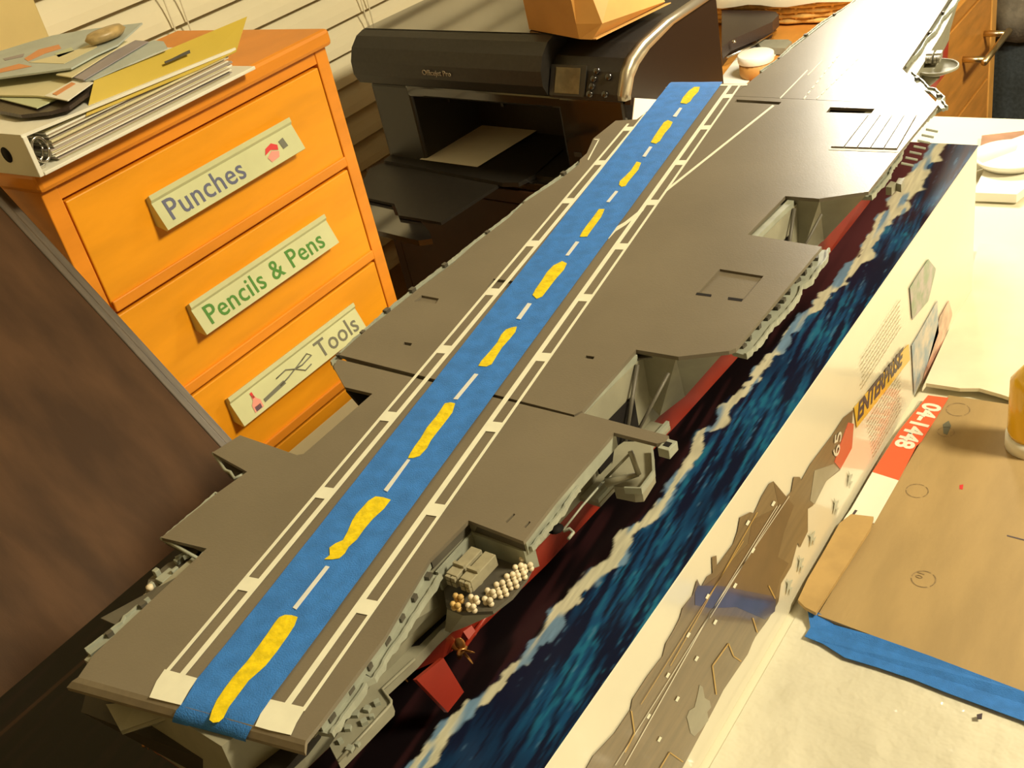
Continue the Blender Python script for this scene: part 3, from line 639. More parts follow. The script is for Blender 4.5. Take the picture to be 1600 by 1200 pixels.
# ---- hull lofted from stations (starboard half mirrored)
ST = [(-0.0, 0.012, 0.030, 0.040, 0.048, 0.050), (0.03, 0.010, 0.034, 0.048, 0.054, 0.056), (0.06, 0.014, 0.040, 0.050, 0.056, 0.058), (0.085, 0.016, 0.043, 0.052, 0.057, 0.059), (0.12, 0.022, 0.047, 0.055, 0.058, 0.060), (0.145, 0.026, 0.050, 0.057, 0.059, 0.0605), (0.20, 0.034, 0.054, 0.0585, 0.060, 0.061), (0.35, 0.040, 0.056, 0.0585, 0.060, 0.061),
      (0.55, 0.040, 0.056, 0.0585, 0.060, 0.061), (0.66, 0.034, 0.050, 0.056, 0.059, 0.060), (0.76, 0.022, 0.034, 0.042, 0.050, 0.052), (0.86, 0.010, 0.018, 0.024, 0.032, 0.038), (0.95, 0.003, 0.005, 0.008, 0.016, 0.022), (0.985, 0.0005, 0.001, 0.002, 0.005, 0.009)]
def hull(name, zs, cols, m, capb=True, capt=False, lift=None):
    bm = bmesh.new(); rings = []
    for s in ST:
        L = [(s[c_], z) for c_, z in zip(cols, zs)]
        if lift and s[0] < 0.155:
            L = [(x, max(z, min(0.0325, 0.033*(0.155-s[0])/0.08)+0.0001*z)) for x, z in L]
        pts = [(-x, z) for x, z in L[::-1]]+[(x, z) for x, z in L]
        rings.append([bm.verts.new((x, s[0], z)) for x, z in pts])
    for a_, b_ in zip(rings, rings[1:]):
        n_ = len(a_)
        for i in range(n_):
            j = (i+1) % n_; bm.faces.new((a_[i], a_[j], b_[j], b_[i]))
    bm.faces.new(rings[0]); bm.faces.new(rings[-1][::-1])
    return from_bm(name, bm, m, ship)
hull('lower_hull', [0.0, 0.012, 0.033], [1, 2, 3], m_red, lift=0.030)
hull('upper_hull', [0.0332, 0.060, HD-0.006], [3, 4, 5], m_hull)
# ---- overhanging sponsons between deck edge and hull side (each a part)
def sponson(top, bot, m=m_hull, zt=HD-0.0025, name='sponson', zb=None):
    n_ = len(top); bm = bmesh.new()
    a_ = [bm.verts.new((p[0], p[1], zt)) for p in top]; b_ = [bm.verts.new((p[0], p[1], p[2])) for p in bot]
    bm.faces.new(a_); bm.faces.new(b_[::-1])
    for i in range(n_): j = (i+1) % n_; bm.faces.new((a_[i], b_[i], b_[j], a_[j]))
    return from_bm(name, bm, m, ship)
# starboard, from stern to bow (deck edge inset a little)
sponson([(0.055, 0.030), (0.081, 0.032), (0.074, 0.072), (0.0615, 0.117), (0.052, 0.117)], [(0.052, 0.030, 0.055), (0.062, 0.032, 0.060), (0.061, 0.072, 0.060), (0.0605, 0.117, 0.060), (0.052, 0.117, 0.055)])
sponson([(0.055, 0.149), (0.094, 0.150), (0.0905, 0.18), (0.0885, 0.232), (0.055, 0.232)], [(0.055, 0.149, 0.058), (0.070, 0.150, 0.062), (0.067, 0.18, 0.060), (0.067, 0.232, 0.060), (0.055, 0.232, 0.058)])
sponson([(0.052, 0.3075), (0.083, 0.3085), (0.105, 0.323), (0.103, 0.444), (0.052, 0.4465)], [(0.055, 0.3075, 0.056), (0.064, 0.312, 0.040), (0.068, 0.335, 0.040), (0.068, 0.434, 0.046), (0.055, 0.4465, 0.056)])
sponson([(0.050, 0.510), (0.077, 0.512), (0.103, 0.528), (0.099, 0.588), (0.0955, 0.676), (0.045, 0.735)], [(0.052, 0.510, 0.056), (0.062, 0.512, 0.044), (0.068, 0.535, 0.044), (0.066, 0.588, 0.044), (0.062, 0.665, 0.050), (0.045, 0.72, 0.055)])
# port
sponson([(-0.05, 0.076), (-0.076, 0.076), (-0.077, 0.127), (-0.104, 0.137), (-0.107, 0.147), (-0.05, 0.149)], [(-0.055, 0.072, 0.055), (-0.062, 0.072, 0.058), (-0.064, 0.126, 0.058), (-0.075, 0.135, 0.060), (-0.076, 0.148, 0.060), (-0.055, 0.15, 0.055)])
sponson([(-0.05, 0.236), (-0.113, 0.238), (-0.120, 0.30), (-0.127, 0.50), (-0.131, 0.55), (-0.146, 0.60), (-0.130, 0.62), (-0.132, 0.65), (-0.142, 0.685), (-0.05, 0.70)],
        [(-0.05, 0.236, 0.055), (-0.07, 0.238, 0.050), (-0.075, 0.30, 0.05), (-0.075, 0.50, 0.05), (-0.075, 0.55, 0.05), (-0.08, 0.60, 0.05), (-0.08, 0.62, 0.05), (-0.08, 0.65, 0.05), (-0.08, 0.67, 0.055), (-0.05, 0.69, 0.055)])
# elevator bays: ledge, struts, black plate painting the hangar opening's shade
for (ya, yb2) in ((0.2455, 0.304), (0.4515, 0.5075)):
    bx = box('hangar_ledge', 0.0585, 0.072, ya-0.012, yb2+0.006, 0.0335, 0.0365, m_hull, ship, bevel=0.0005)
    box('hangar_lip', 0.0695, 0.0715, ya-0.012, yb2+0.006, 0.0365, 0.0395, m_gal, ship)
    box('hangar_opening', 0.0603, 0.0612, ya+0.006, yb2-0.010, 0.040, 0.066, m_dark, ship)
    tube('bay_strut', [(0.0625, yb2-0.004, HD-0.006), (0.0655, ya+0.022, 0.0385)], 0.0013, m_hulldk, ship, 8)
    tube('bay_strut', [(0.080, yb2, HD-0.010), (0.0655, ya+0.024, 0.040)], 0.0010, m_hulldk, ship, 8)
    box('gallery_wall', 0.0560, 0.0605, ya, yb2, HD-0.011, HD-0.0022, m_gal, ship)

# ---- gallery walkways: floor strip below deck edge, outer lip with ragged rim and small boxes
def gallery(px, dz=-0.007, inset=0.006, lip=0.0014, boxes=6, seed=1, side=1):
    r = random.Random(seed); pts = [S(x, y, dz) for x, y in px]; fine = []
    for a_, b_ in zip(pts, pts[1:]):
        n_ = max(1, int((b_-a_).length/0.0022))
        for k in range(n_): fine.append(a_.lerp(b_, k/n_))
    fine.append(pts[-1]); bm = bmesh.new(); rows__ = []
    for i, p in enumerate(fine):
        d_ = (fine[min(i+1, len(fine)-1)]-fine[max(i-1, 0)]).normalized(); n = Vector((d_.y, -d_.x, 0))
        if n.x*side < 0: n = -n
        j = r.uniform(-0.0004, 0.0004); z = p.z
        o = p+n*j
        prof = [p-n*inset, o-n*0.0011, o-n*0.0011+Vector((0, 0, lip)), o+Vector((0, 0, lip)), o+n*0.0003+Vector((0, 0, -0.0012-r.choice((0, 0.0004, 0.0012)))), p-n*inset*0.7+Vector((0, 0, -0.003))]
        rows__.append([bm.verts.new(q) for q in prof])
    for a_, b_ in zip(rows__, rows__[1:]):
        for i in range(6): bm.faces.new((a_[i], a_[(i+1) % 6], b_[(i+1) % 6], b_[i]))
    bm.faces.new(rows__[0]); bm.faces.new(rows__[-1][::-1])
    from_bm('gallery_walkway', bm, m_gal, ship)
    bm = bmesh.new(); n_ = len(fine)
    for k in range(boxes):
        i = min(n_-2, 1+int((k+0.5)*n_/boxes)); p = fine[i]; d_ = (fine[i+1]-fine[i]).normalized(); n = Vector((d_.y, -d_.x, 0))
        if n.x*side < 0: n = -n
        c_ = p-n*inset*0.55; s__ = r.uniform(0.0012, 0.0022); M = Matrix.Translation(c_)@Matrix.Rotation(math.atan2(d_.y, d_.x), 4, 'Z')
        bm_box(bm, -s__, s__, -s__*0.8, s__*0.8, 0, r.uniform(0.0015, 0.003), 0, M)
    if boxes: 
        g = from_bm('gallery_locker', bm, m_hulldk, ship); g['kind'] = 'stuff'
gallery([(519, 1149), (548, 1108), (574, 1070), (586, 1062), (612, 1020), (640, 978), (668, 934), (690, 900)], boxes=7, seed=2, inset=0.010)
gallery([(1167, 556), (1185, 541), (1200, 520), (1213, 505), (1235, 483), (1250, 462), (1253, 448), (1268, 440), (1281, 421), (1293, 405), (1296, 390)], boxes=12, seed=3, inset=0.013)
gallery([(832, 858), (880, 800), (905, 762)], boxes=0, seed=4, inset=0.007)
gallery([(1362, 308), (1385, 283), (1392, 275), (1395, 262), (1408, 248), (1412, 232), (1424, 214), (1440, 196), (1452, 184), (1466, 172), (1481, 168)], boxes=9, seed=5, inset=0.011)
gallery([(1481, 168), (1473, 158), (1476, 153), (1462, 140), (1452, 138), (1440, 125), (1425, 113)], dz=-0.004, boxes=2, seed=6, inset=0.005)
gallery([(1416, 104), (1440, 78), (1448, 62), (1462, 50), (1474, 28), (1490, 12), (1505, -10), (1525, -40)], dz=-0.004, boxes=5, seed=7, inset=0.006)
gallery([(133, 1016), (189, 974), (195, 965), (232, 935)], dz=-0.004, boxes=2, seed=8, inset=0.005, side=-1)
gallery([(253, 842), (337, 771), (343, 773)], dz=-0.003, boxes=0, seed=9, inset=0.002, side=-1, lip=0.001)
gallery([(521, 574), (517, 566), (551, 532), (602, 487), (655, 445)], dz=-0.003, boxes=4, seed=10, inset=0.003, side=-1, lip=0.001)
gallery([(655, 445), (705, 407), (742, 377), (795, 337), (823, 312), (873, 277), (903, 254)], dz=-0.003, boxes=4, seed=11, inset=0.003, side=-1, lip=0.001)
gallery([(1187, 112), (1214, 94), (1234, 74), (1283, 36), (1328, 7), (1360, -20)], dz=-0.004, boxes=4, seed=12, inset=0.003, side=-1, lip=0.001)
# open brackets framing the port corner notches
def frame_tube(px, dz, r_=0.0010): tube('notch_rim', [S(x, y, dz) for x, y in px], r_, m_gal, ship, 6)
frame_tube([(252, 841), (310, 873), (323, 858)], -0.003); frame_tube([(333, 708), (352, 735), (360, 738), (367, 748), (386, 738)], -0.003)
slab('notch_floor', S2([(256, 842), (262, 837), (323, 857), (312, 872)], -0.006), HD-0.010, HD-0.006, m_hulldk, ship)
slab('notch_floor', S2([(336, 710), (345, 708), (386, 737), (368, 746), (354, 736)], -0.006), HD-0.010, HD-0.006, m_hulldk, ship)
slab('notch_floor', S2([(539, 606), (545, 601), (584, 613), (577, 628), (560, 630)], -0.009), HD-0.012, HD-0.009, m_dark, ship)

# ---- missile deck sponson at the starboard quarter with launcher and life-raft canisters
pz = -0.019
plat = [(690, 890), (735, 842), (826, 866), (838, 872), (822, 905), (800, 932), (770, 955), (722, 957), (697, 947)]
pp = [S(x, y, pz) for x, y in plat]
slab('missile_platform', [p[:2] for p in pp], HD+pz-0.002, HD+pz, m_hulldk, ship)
c_ = sum(pp, Vector())/len(pp)
sponson([(p.x, p.y) for p in pp], [(0.056+(p.x-0.056)*0.35, c_.y+(p.y-c_.y)*0.85, 0.046) for p in pp], m_hull, HD+pz-0.002, 'platform_bracket')
def wallstrip(name, px, dz0, dz1, t, m, n_=None):
    top = [S(x, y, dz1) for x, y in px]; bm = bmesh.new(); R_ = []
    for i, p in enumerate(top):
        d_ = (top[min(i+1, len(top)-1)]-top[max(i-1, 0)]).normalized(); n = Vector((d_.y, -d_.x, 0))
        if i not in (0, len(top)-1):
            d0 = (top[i]-top[i-1]).normalized(); n0 = Vector((d0.y, -d0.x, 0)); n = (n*1.25)
        R_.append([bm.verts.new(p), bm.verts.new(p+n*t), bm.verts.new(p+n*t+Vector((0, 0, dz0-dz1))), bm.verts.new(p+Vector((0, 0, dz0-dz1)))])
    for a_, b_ in zip(R_, R_[1:]):
        for i in range(4): bm.faces.new((a_[i], a_[(i+1) % 4], b_[(i+1) % 4], b_[i]))
    bm.faces.new(R_[0]); bm.faces.new(R_[-1][::-1])
    return from_bm(name, bm, m, ship)
wallstrip('bay_wall', [(680, 893), (737, 830), (822, 858), (834, 853)], -0.0195, -0.008, 0.0016, m_gal)
wallstrip('deck_skirt', [(673, 874), (732, 814), (817, 846)], -0.008, -0.0022, -0.0008, m_hulldk)  # notch skirt in the dark grey: its shadow band is painted in
wallstrip('deck_skirt', [(818, 846), (869, 780), (959, 677)], -0.010, -0.0022, 0.0012, m_gal)
wallstrip('deck_skirt', [(500, 1131), (600, 997), (671, 875)], -0.007, -0.0022, -0.001, m_gal)
# launcher: two four-cell boxes on a pedestal
def launcher(cx, cy, dz, sc, ang, m, name='missile_launcher_box'):
    c0 = S(cx, cy, dz); 
    for side_ in (-1, 1):
        M = Matrix.Translation(c0)@Matrix.Rotation(ang, 4, 'Z')@Matrix.Scale(sc, 4)
        bm = bmesh.new()
        bm_box(bm, side_*0.0034-0.0026, side_*0.0034+0.0026, -0.008, 0.008, 0.004, 0.0095, 0.0003, M)
        for gx in (-0.0013, 0.0013):
            for gz in (0.0055, 0.008): bm_box(bm, side_*0.0034+gx-0.0010, side_*0.0034+gx+0.0010, -0.0092, -0.008, gz-0.0010, gz+0.0010, 0, M)
        bm_box(bm, side_*0.0034-0.0026, side_*0.0034+0.0026, -0.0035, -0.0022, 0.0095, 0.0108, 0, M)
        from_bm(name, bm, m, ship)
    lathe('launcher_pedestal', [(0.0035, 0), (0.003, 0.004), (0, 0.004)], m, ship, tuple(c0), 14)
m_launch = mat('launcher_grey', (0.36, 0.33, 0.23), 0.45, var=0.12, vscale=200)
launcher(744, 909, pz, 1.22, 0.02, m_launch)
# life raft canister clusters along the rim
for i, (x, y) in enumerate([(716, 940), (740, 942), (766, 932), (783, 920), (799, 907), (812, 893), (822, 880)]):
    c0 = S(x, y, pz+0.003); bm = bmesh.new()
    nx_ = Vector((0.8, -0.6, 0)) if i > 2 else Vector((0.15, -1, 0)).normalized()
    tx_ = Vector((-nx_.y, nx_.x, 0))
    for a_ in (0, 1):
        for b_ in (-1, 1):
            for h_ in (0, 1):
                p = c0+nx_*(a_*0.0034-0.001)+tx_*b_*0.0014+Vector((0, 0, 0.0024*h_-a_*0.002))
                bmesh.ops.create_uvsphere(bm, u_segments=8, v_segments=6, radius=0.00145, matrix=Matrix.Translation(p))
    o = from_bm('raft_canister_cluster', bm, m_canw, ship, True)
    if i == 0: o.data.materials[0] = mat('raft_ochre', (0.66, 0.44, 0.16), 0.5, var=0.2, vscale=200); o['label'] = 'ochre tinted raft canisters'
# stern starboard: lower gallery shelf, opening, rudders, shafts and screws
low = [(528, 1190), (611, 1104), (612, 1097), (596, 1077), (648, 1030), (700, 972), (722, 958), (697, 945), (680, 912), (640, 985), (600, 1040), (560, 1100), (515, 1165)]
slab('stern_shelf', S2(low, -0.042), HD-0.048, HD-0.042, m_hull, ship)
slab('shelf_opening', S2([(663, 956), (702, 962), (655, 1008), (632, 1012)], -0.0418), HD-0.0419, HD-0.0415, m_dark, ship)
bm = bmesh.new()
for (x, y) in [(556, 1118), (570, 1130), (545, 1140), (533, 1160), (560, 1165), (575, 1110), (582, 1122), (548, 1172), (590, 1100)]:
    c0 = S(x, y, -0.042); M = Matrix.Translation(c0)@Matrix.Rotation(random.uniform(0, 3), 4, 'Z'); s__ = random.uniform(0.0008, 0.0016)
    bm_box(bm, -s__, s__, -s__, s__, 0, 0.002, 0, M)
from_bm('shelf_fitting', bm, m_gal, ship)['kind'] = 'stuff'
tube('shelf_rim', [S(x, y, -0.041) for x, y in [(528, 1190), (570, 1145), (611, 1100), (611, 1095), (597, 1077), (648, 1030)]], 0.0008, m_hull, ship, 6)
def plate(name, pts, t, m, thick_dir=(1, 0, 0)):
    td = Vector(thick_dir).normalized()*t; n_ = len(pts); bm = bmesh.new()
    a_ = [bm.verts.new(Vector(p)+td) for p in pts]; b_ = [bm.verts.new(Vector(p)-td) for p in pts]
    bm.faces.new(a_); bm.faces.new(b_[::-1])
    for i in range(n_): j = (i+1) % n_; bm.faces.new((a_[i], a_[j], b_[j], b_[i]))
    return from_bm(name, bm, m, ship)
for sx_ in (0.0475, -0.0475):
    if sx_ > 0:
        rp = [S(648, 1062, -0.046), S(690, 1028, -0.046), S(722, 1081, -0.074), S(697, 1113, -0.078)]
        plate('rudder', rp, 0.0012, m_red, (1, 0.2, 0.3))
    else:
        plate('rudder', [(sx_, 0.045, 0.012), (sx_, 0.062, 0.012), (sx_, 0.060, 0.040), (sx_, 0.042, 0.040)], 0.0012, m_red)
def screw(c0, name='propeller'):
    bm = bmesh.new()
    for k in range(5):
        a_ = 2*math.pi*k/5; M = Matrix.Translation(c0)@Matrix.Rotation(a_, 4, 'Y')@Matrix.Translation((0, 0, 0.0048))@Matrix.Rotation(0.6, 4, 'Z')@Matrix.Diagonal((0.0028, 0.0006, 0.0042, 1))
        bmesh.ops.create_uvsphere(bm, u_segments=10, v_segments=8, radius=1, matrix=M)
    bmesh.ops.create_uvsphere(bm, u_segments=10, v_segments=8, radius=1, matrix=Matrix.Translation(c0)@Matrix.Diagonal((0.0018, 0.004, 0.0018, 1)))
    return from_bm(name, bm, m_bronze, ship, True)
sc1 = S(722, 1016, -0.072); screw(sc1)
tube('propeller_shaft', [sc1, sc1+Vector((-0.004, 0.05, 0.004))], 0.0013, m_red, ship)
plate('shaft_strut', [sc1+Vector((0, 0.006, 0)), sc1+Vector((0, 0.012, 0)), sc1+Vector((-0.012, 0.014, 0.016)), sc1+Vector((-0.012, 0.008, 0.016))], 0.0010, m_red, (0.5, 0, 1))
sc2 = S(232, 1158, -0.066); screw(sc2)
tube('propeller_shaft', [sc2, sc2+Vector((0.012, 0.06, 0.006))], 0.0013, m_bronze, ship)
sc3 = Vector((sc1.x-0.030, sc1.y-0.02, 0.0085)); screw(sc3)
sc4 = Vector((sc2.x+0.028, sc2.y-0.01, 0.0085)); screw(sc4)
# fantail below the stern lip
sponson([(-0.060, -0.004), (-0.052, -0.012), (0.05, 0.004), (0.062, 0.012), (0.06, 0.04), (-0.05, 0.04)], [(-0.045, 0.006, 0.034), (-0.040, 0.0, 0.034), (0.036, 0.004, 0.034), (0.042, 0.010, 0.034), (0.045, 0.04, 0.034), (-0.045, 0.04, 0.034)], mat('fantail_shade_black', (0.035, 0.028, 0.020), 0.6), HD-0.030, 'fantail')  # near-black colour puts the shade under the stern into the fantail
sp1 = [S(167, 1103, -0.012), S(190, 1145, -0.020), S(240, 1130, -0.020), S(275, 1116, -0.012), S(215, 1100, -0.012)]
plate('stern_sponson', sp1, 0.0012, m_hull, (0, 0, 1))
tube('mooring_cable', [S(383, 1163, -0.02), S(393, 1172, -0.024), S(398, 1185, -0.03), S(412, 1200, -0.04)], 0.0011, m_yel, ship, 6)
# port quarter gun mount
gm = S(262, 905, -0.012)
bm = bmesh.new()
for dx_, dy_, dz_, a_, b_, c__ in [(0, 0, 0, .006, .009, .003), (-0.003, 0.012, 0.001, .003, .007, .003), (-0.006, -0.001, 0.001, .003, .003, .004), (-0.001, -0.008, 0.001, .0025, .0025, .003), (0.003, 0.004, 0.002, .002, .004, .003)]:
    M = Matrix.Translation(gm+Vector((dx_, dy_, dz_))); bm_box(bm, -a_/2, a_/2, -b_/2, b_/2, 0, c__, 0.0004, M)
bm_tube(bm, [gm+Vector((0.0, 0.012, 0.004)), gm+Vector((0.007, 0.030, 0.004))], 0.0014, 6)
bm_tube(bm, [gm+Vector((-0.004, 0.010, 0.004)), gm+Vector((0.002, 0.028, 0.004))], 0.0010, 6)
from_bm('gun_mount', bm, m_gal, ship)
slab('gun_platform', S2([(225, 935), (232, 905), (262, 880), (292, 868), (310, 872), (270, 920)], -0.012), HD-0.014, HD-0.012, m_hulldk, ship)
for x, y in ((234, 918), (229, 933)):
    c0 = S(x, y, -0.008); lathe('raft_canister', [(0, -0.0018), (0.0018, -0.001), (0.0018, 0.001), (0, 0.0018)], m_canw, ship, tuple(c0), 10)
# boat boom platform amidships (starboard, between deck corner and hull)
cp = [(960, 700), (975, 690), (1005, 690), (1020, 700), (1021, 725), (1022, 735), (1003, 765), (990, 766), (960, 760), (955, 740)]
slab('crane_platform', S2(cp, -0.026), HD-0.034, HD-0.026, m_hull, ship)
wallstrip('crane_rim', [(1020, 698), (1023, 735), (1002, 763), (975, 762)], -0.026, -0.022, 0.0010, m_gal)
tube('crane_boom', [S(985, 705, -0.008), S(998, 742, -0.020)], 0.0014, m_hull, ship, 6)
tube('crane_boom', [S(985, 708, -0.010), S(946, 748, -0.022)], 0.0008, m_hull, ship, 6)
tube('crane_boom', [S(998, 741, -0.020), S(946, 755, -0.022)], [0.0012, 0.0026], m_hull, ship, 6)
tube('hull_pipe', [S(x, y, -0.024) for x, y in [(880, 828), (910, 790), (945, 750)]], 0.0006, m_gal, ship, 5)
tube('side_bracket', [S(x, y, -0.028) for x, y in [(880, 830), (890, 826), (896, 832), (888, 842)]], 0.0009, m_gal, ship, 6)
box('bitt_box', 0.1165, 0.123, 0.232, 0.2405, HD-0.006, HD-0.0005, m_gal, ship, bevel=0.0004)
box('bitt_opening', 0.118, 0.1215, 0.2345, 0.238, HD-0.0005, HD-0.0003, m_dark, ship)
c0 = S(868, 826, -0.020); lathe('raft_opening', [(0, 0), (0.0042, 0), (0, 0.0004)], m_dark, ship, tuple(c0), 14)
# bow starboard missile tub, lattice fins on the elevator edge
tub = S(1462, 106, -0.012)
lathe('missile_tub', [(0, -0.004), (0.010, -0.004), (0.0185, 0.0), (0.0185, 0.0018), (0.0172, 0.0018), (0.0172, 0.0006), (0, 0.0006)], m_hull, ship, tuple(tub), 28)
launcher(1459, 101, -0.012, 1, 0.2, mat('launcher_light_grey', (0.40, 0.38, 0.32), 0.4))
tube('tub_bracket', [tub+Vector((-0.004, 0, -0.004)), Vector((0.045, tub.y, HD-0.03))], [0.009, 0.004], m_hull, ship, 8)
bm = bmesh.new()
for k in range(7):
    t = k/6; x, y = 1408+(1447-1408)*t, 255+(202-255)*t
    a_ = S(x, y, -0.003); bm_tube(bm, [a_, a_+Vector((0.007, 0.004, -0.003))], 0.0009, 5)
from_bm('edge_fin', bm, m_gal, ship)['kind'] = 'stuff'
wallstrip('edge_step', [(1384, 292), (1392, 283), (1400, 285), (1404, 278)], -0.016, -0.010, 0.004, m_hull)

# ================================================================== DRAWER CABINET
CXF = -0.821; CY0, CY1 = 0.430, 0.778; CZT = 1.07
cb_ = thing('drawer_cabinet', (-0.93, 0.604, 0), 'orange pine drawer cabinet with labelled drawers left of printer', 'cabinet')
def CBv(p): return Vector((p[0]+0.93, p[1]-0.604, p[2]))
def cbox(name, x0, x1, y0, y1, z0, z1, m, bevel=0, parent=cb_): return box(name, x0+0.93, x1+0.93, y0-0.604, y1-0.604, z0, z1, m, parent, bevel)
cbox('top_panel', -1.046, CXF+0.008, CY0-0.003, CY1+0.002, CZT-0.017, CZT, m_cabf, 0.004)
cbox('side_panel', -1.04, CXF, CY0, CY0+0.016, 0, CZT-0.017, m_cabf, 0.001)
cbox('side_panel', -1.04, CXF, CY1-0.018, CY1-0.002, 0, CZT-0.017, m_cabf, 0.001)
cbox('back_panel', -1.04, -1.03, CY0+0.016, CY1-0.018, 0, CZT-0.017, m_cabf)
cbox('top_rail', -0.85, CXF-0.001, CY0+0.016, CY1-0.018, CZT-0.030, CZT-0.017, m_cabf, 0.0005)
cbox('base_panel', -1.03, CXF-0.006, CY0+0.016, CY1-0.018, 0.0, 0.06, m_cabf, 0.001)
zt = [1.039, 0.929, 0.819, 0.709, 0.599, 0.489, 0.379, 0.269, 0.159]
dr = []
for i, z in enumerate(zt):
    z1_, z0_ = z, z-0.108
    if z0_ < 0.05: break
    slope = 0.0
    bm = bmesh.new()
    # front with a lower lip (finger ledge): face panel + proud bottom rail
    bm_box(bm, CXF-0.012+0.93, CXF+0.93, CY0+0.0175-0.604, CY1-0.0195-0.604, z0_, z1_-0.002, 0.0012)
    d_ = from_bm('drawer', bm, m_cab, cb_); dr.append(d_)
    cbox('finger_rail', CXF, CXF+0.003, CY0+0.018, CY1-0.020, z0_+0.0005, z0_+0.011, m_cabf, 0.001, d_)
holders = [((232, 336), (447, 213)), ((302, 496), (492, 372)), ((366, 640), (548, 518))]
zface = [(0.0, 0.0), (0.0065, 0.0035), (0.0075, -0.001), (0.0060, -0.004), (0.0155, -0.0285), (0.0130, -0.0300), (0.0, -0.026)]
def holder(i, ya, yb3, ztop):
    bm = bmesh.new(); e = []
    for yy in (ya, yb3): e.append([bm.verts.new(CBv((CXF+x, yy, ztop+z))) for x, z in zface])
    n_ = len(zface)
    for k in range(n_): j = (k+1) % n_; bm.faces.new((e[0][k], e[0][j], e[1][j], e[1][k]))
    bm.faces.new(e[0]); bm.faces.new(e[1][::-1])
    return from_bm('label_holder', bm, m_hold, dr[i])
info = [(0.518, 0.698, 1.006), (0.515, 0.704, 0.899), (0.516, 0.706, 0.792)]
fn = Vector((0.0095, 0, -0.0245)).normalized()
for i, (ya, yb3, zt_) in enumerate(info): holder(i, ya, yb3, zt_)
def facept(i, y, t):      # point on sloped label face; t = 0 top, 1 bottom
    ya, yb3, zt_ = info[i]; return CBv((CXF+0.0060+0.0095*t+0.0002, y, zt_-0.004-0.0245*t+0.0001))
def lettering(i, s, y, size, m, base=0.80):
    text('lettering', s, size, frame(facept(i, y, base), (0, 1, 0), (-0.0095, 0, 0.0245)), m, dr[i], 0.00015, bold=0.0002, spacing=1.06)
lettering(0, 'Punches', 0.526, 0.0275, m_blue_ink, 0.80)
lettering(1, 'Pencils & Pens', 0.524, 0.0265, m_green_ink, 0.80)
lettering(2, 'Tools', 0.634, 0.0265, m_grey_ink, 0.80)
def facepoly(i, name, pts, m): return panel_on(name, [facept(i, y, t)+Vector((0.0002, 0, 0)) for y, t in pts], 0.00015, m, dr[i], Vector((1, 0, 0)))
facepoly(0, 'picture', [(0.651, 0.50), (0.655, 0.30), (0.664, 0.22), (0.670, 0.38), (0.668, 0.55), (0.660, 0.42)], m_redink)
facepoly(0, 'picture', [(0.652, 0.62), (0.660, 0.46), (0.668, 0.60), (0.665, 0.78), (0.654, 0.82)], m_pink)
facepoly(0, 'picture', [(0.673, 0.30), (0.680, 0.25), (0.681, 0.60), (0.674, 0.62)], m_grey_ink)
facepoly(2, 'picture', [(0.534, 0.85), (0.535, 0.55), (0.539, 0.42), (0.540, 0.25), (0.543, 0.25), (0.544, 0.42), (0.547, 0.55), (0.546, 0.85)], m_pink)
facepoly(2, 'picture', [(0.536, 0.84), (0.5365, 0.66), (0.5445, 0.66), (0.544, 0.84)], m_blue_ink)
facepoly(2, 'picture', [(0.540, 0.36), (0.540, 0.12), (0.543, 0.12), (0.543, 0.36)], m_redink)
facepoly(2, 'picture', [(0.550, 0.62), (0.581, 0.52), (0.582, 0.68), (0.550, 0.76)], m_grey_ink)
for pts in ([(0.575, 0.30), (0.590, 0.25), (0.600, 0.45), (0.612, 0.35)], [(0.575, 0.62), (0.588, 0.55), (0.600, 0.45), (0.610, 0.75), (0.620, 0.70)], [(0.612, 0.35), (0.622, 0.25), (0.626, 0.42), (0.610, 0.50), (0.600, 0.45)]):
    tube('picture', [facept(2, y, t)+Vector((0.0004, 0, 0)) for y, t in pts], 0.0007, m_grey_ink, dr[2], 5)

# ================================================================== BINDER AND PAPERS ON THE CABINET
bz = CZT+0.0006
bn = thing('ring_binder', (-0.93, 0.55, bz), 'white ring binder stuffed with papers lying on the orange cabinet', 'binder')
def bb(name, x0, x1, y0, y1, z0, z1, m, bevel=0.0006): return box(name, x0+0.93, x1+0.93, y0-0.55, y1-0.55, z0, z1, m, bn, bevel)
BXF = -0.797
bb('cover', -1.04, BXF, 0.428, 0.662, 0, 0.003, m_paper)
bb('spine', -1.04, BXF-0.001, 0.424, 0.428, 0, 0.033, m_paper)
bm = bmesh.new(); q = [(-1.04, 0.424, 0.0325), (BXF-0.002, 0.424, 0.0325), (BXF-0.006, 0.652, 0.021), (-1.04, 0.652, 0.021)]
vt = [bm.verts.new((x+0.93, y-0.55, z+0.0025)) for x, y, z in q]; vb = [bm.verts.new((x+0.93, y-0.55, z)) for x, y, z in q]
bm.faces.new(vt); bm.faces.new(vb[::-1])
for k in range(4): j = (k+1) % 4; bm.faces.new((vt[k], vt[j], vb[j], vb[k]))
from_bm('cover', bm, m_paper, bn)
pcs = [m_creampap, mat('page_lilac', (0.42, 0.36, 0.34), 0.6, var=0.3, vscale=40, stretch=(1, 0.2, 6)), mat('page_grey', (0.46, 0.41, 0.35), 0.6, var=0.3, vscale=40, stretch=(1, 0.2, 6)), m_paper, mat('page_warm', (0.50, 0.39, 0.28), 0.6, var=0.3, vscale=40, stretch=(1, 0.2, 6)), m_paper]
zz_ = 0.0034; k = 0
while zz_ < 0.0285:
    th = random.choice((0.0009, 0.0013, 0.0018)); ye = 0.646 if zz_+th < 0.020 else 0.646-(zz_+th-0.020)/0.0115*0.215
    if ye < 0.47: break
    bb('page_bundle', -1.03, BXF-0.006-random.uniform(0, 0.004), 0.445+random.uniform(0, 0.006), ye+random.uniform(-0.008, 0.0), zz_, zz_+th-0.0002, pcs[k % len(pcs)], 0.0001); zz_ += th; k += 1
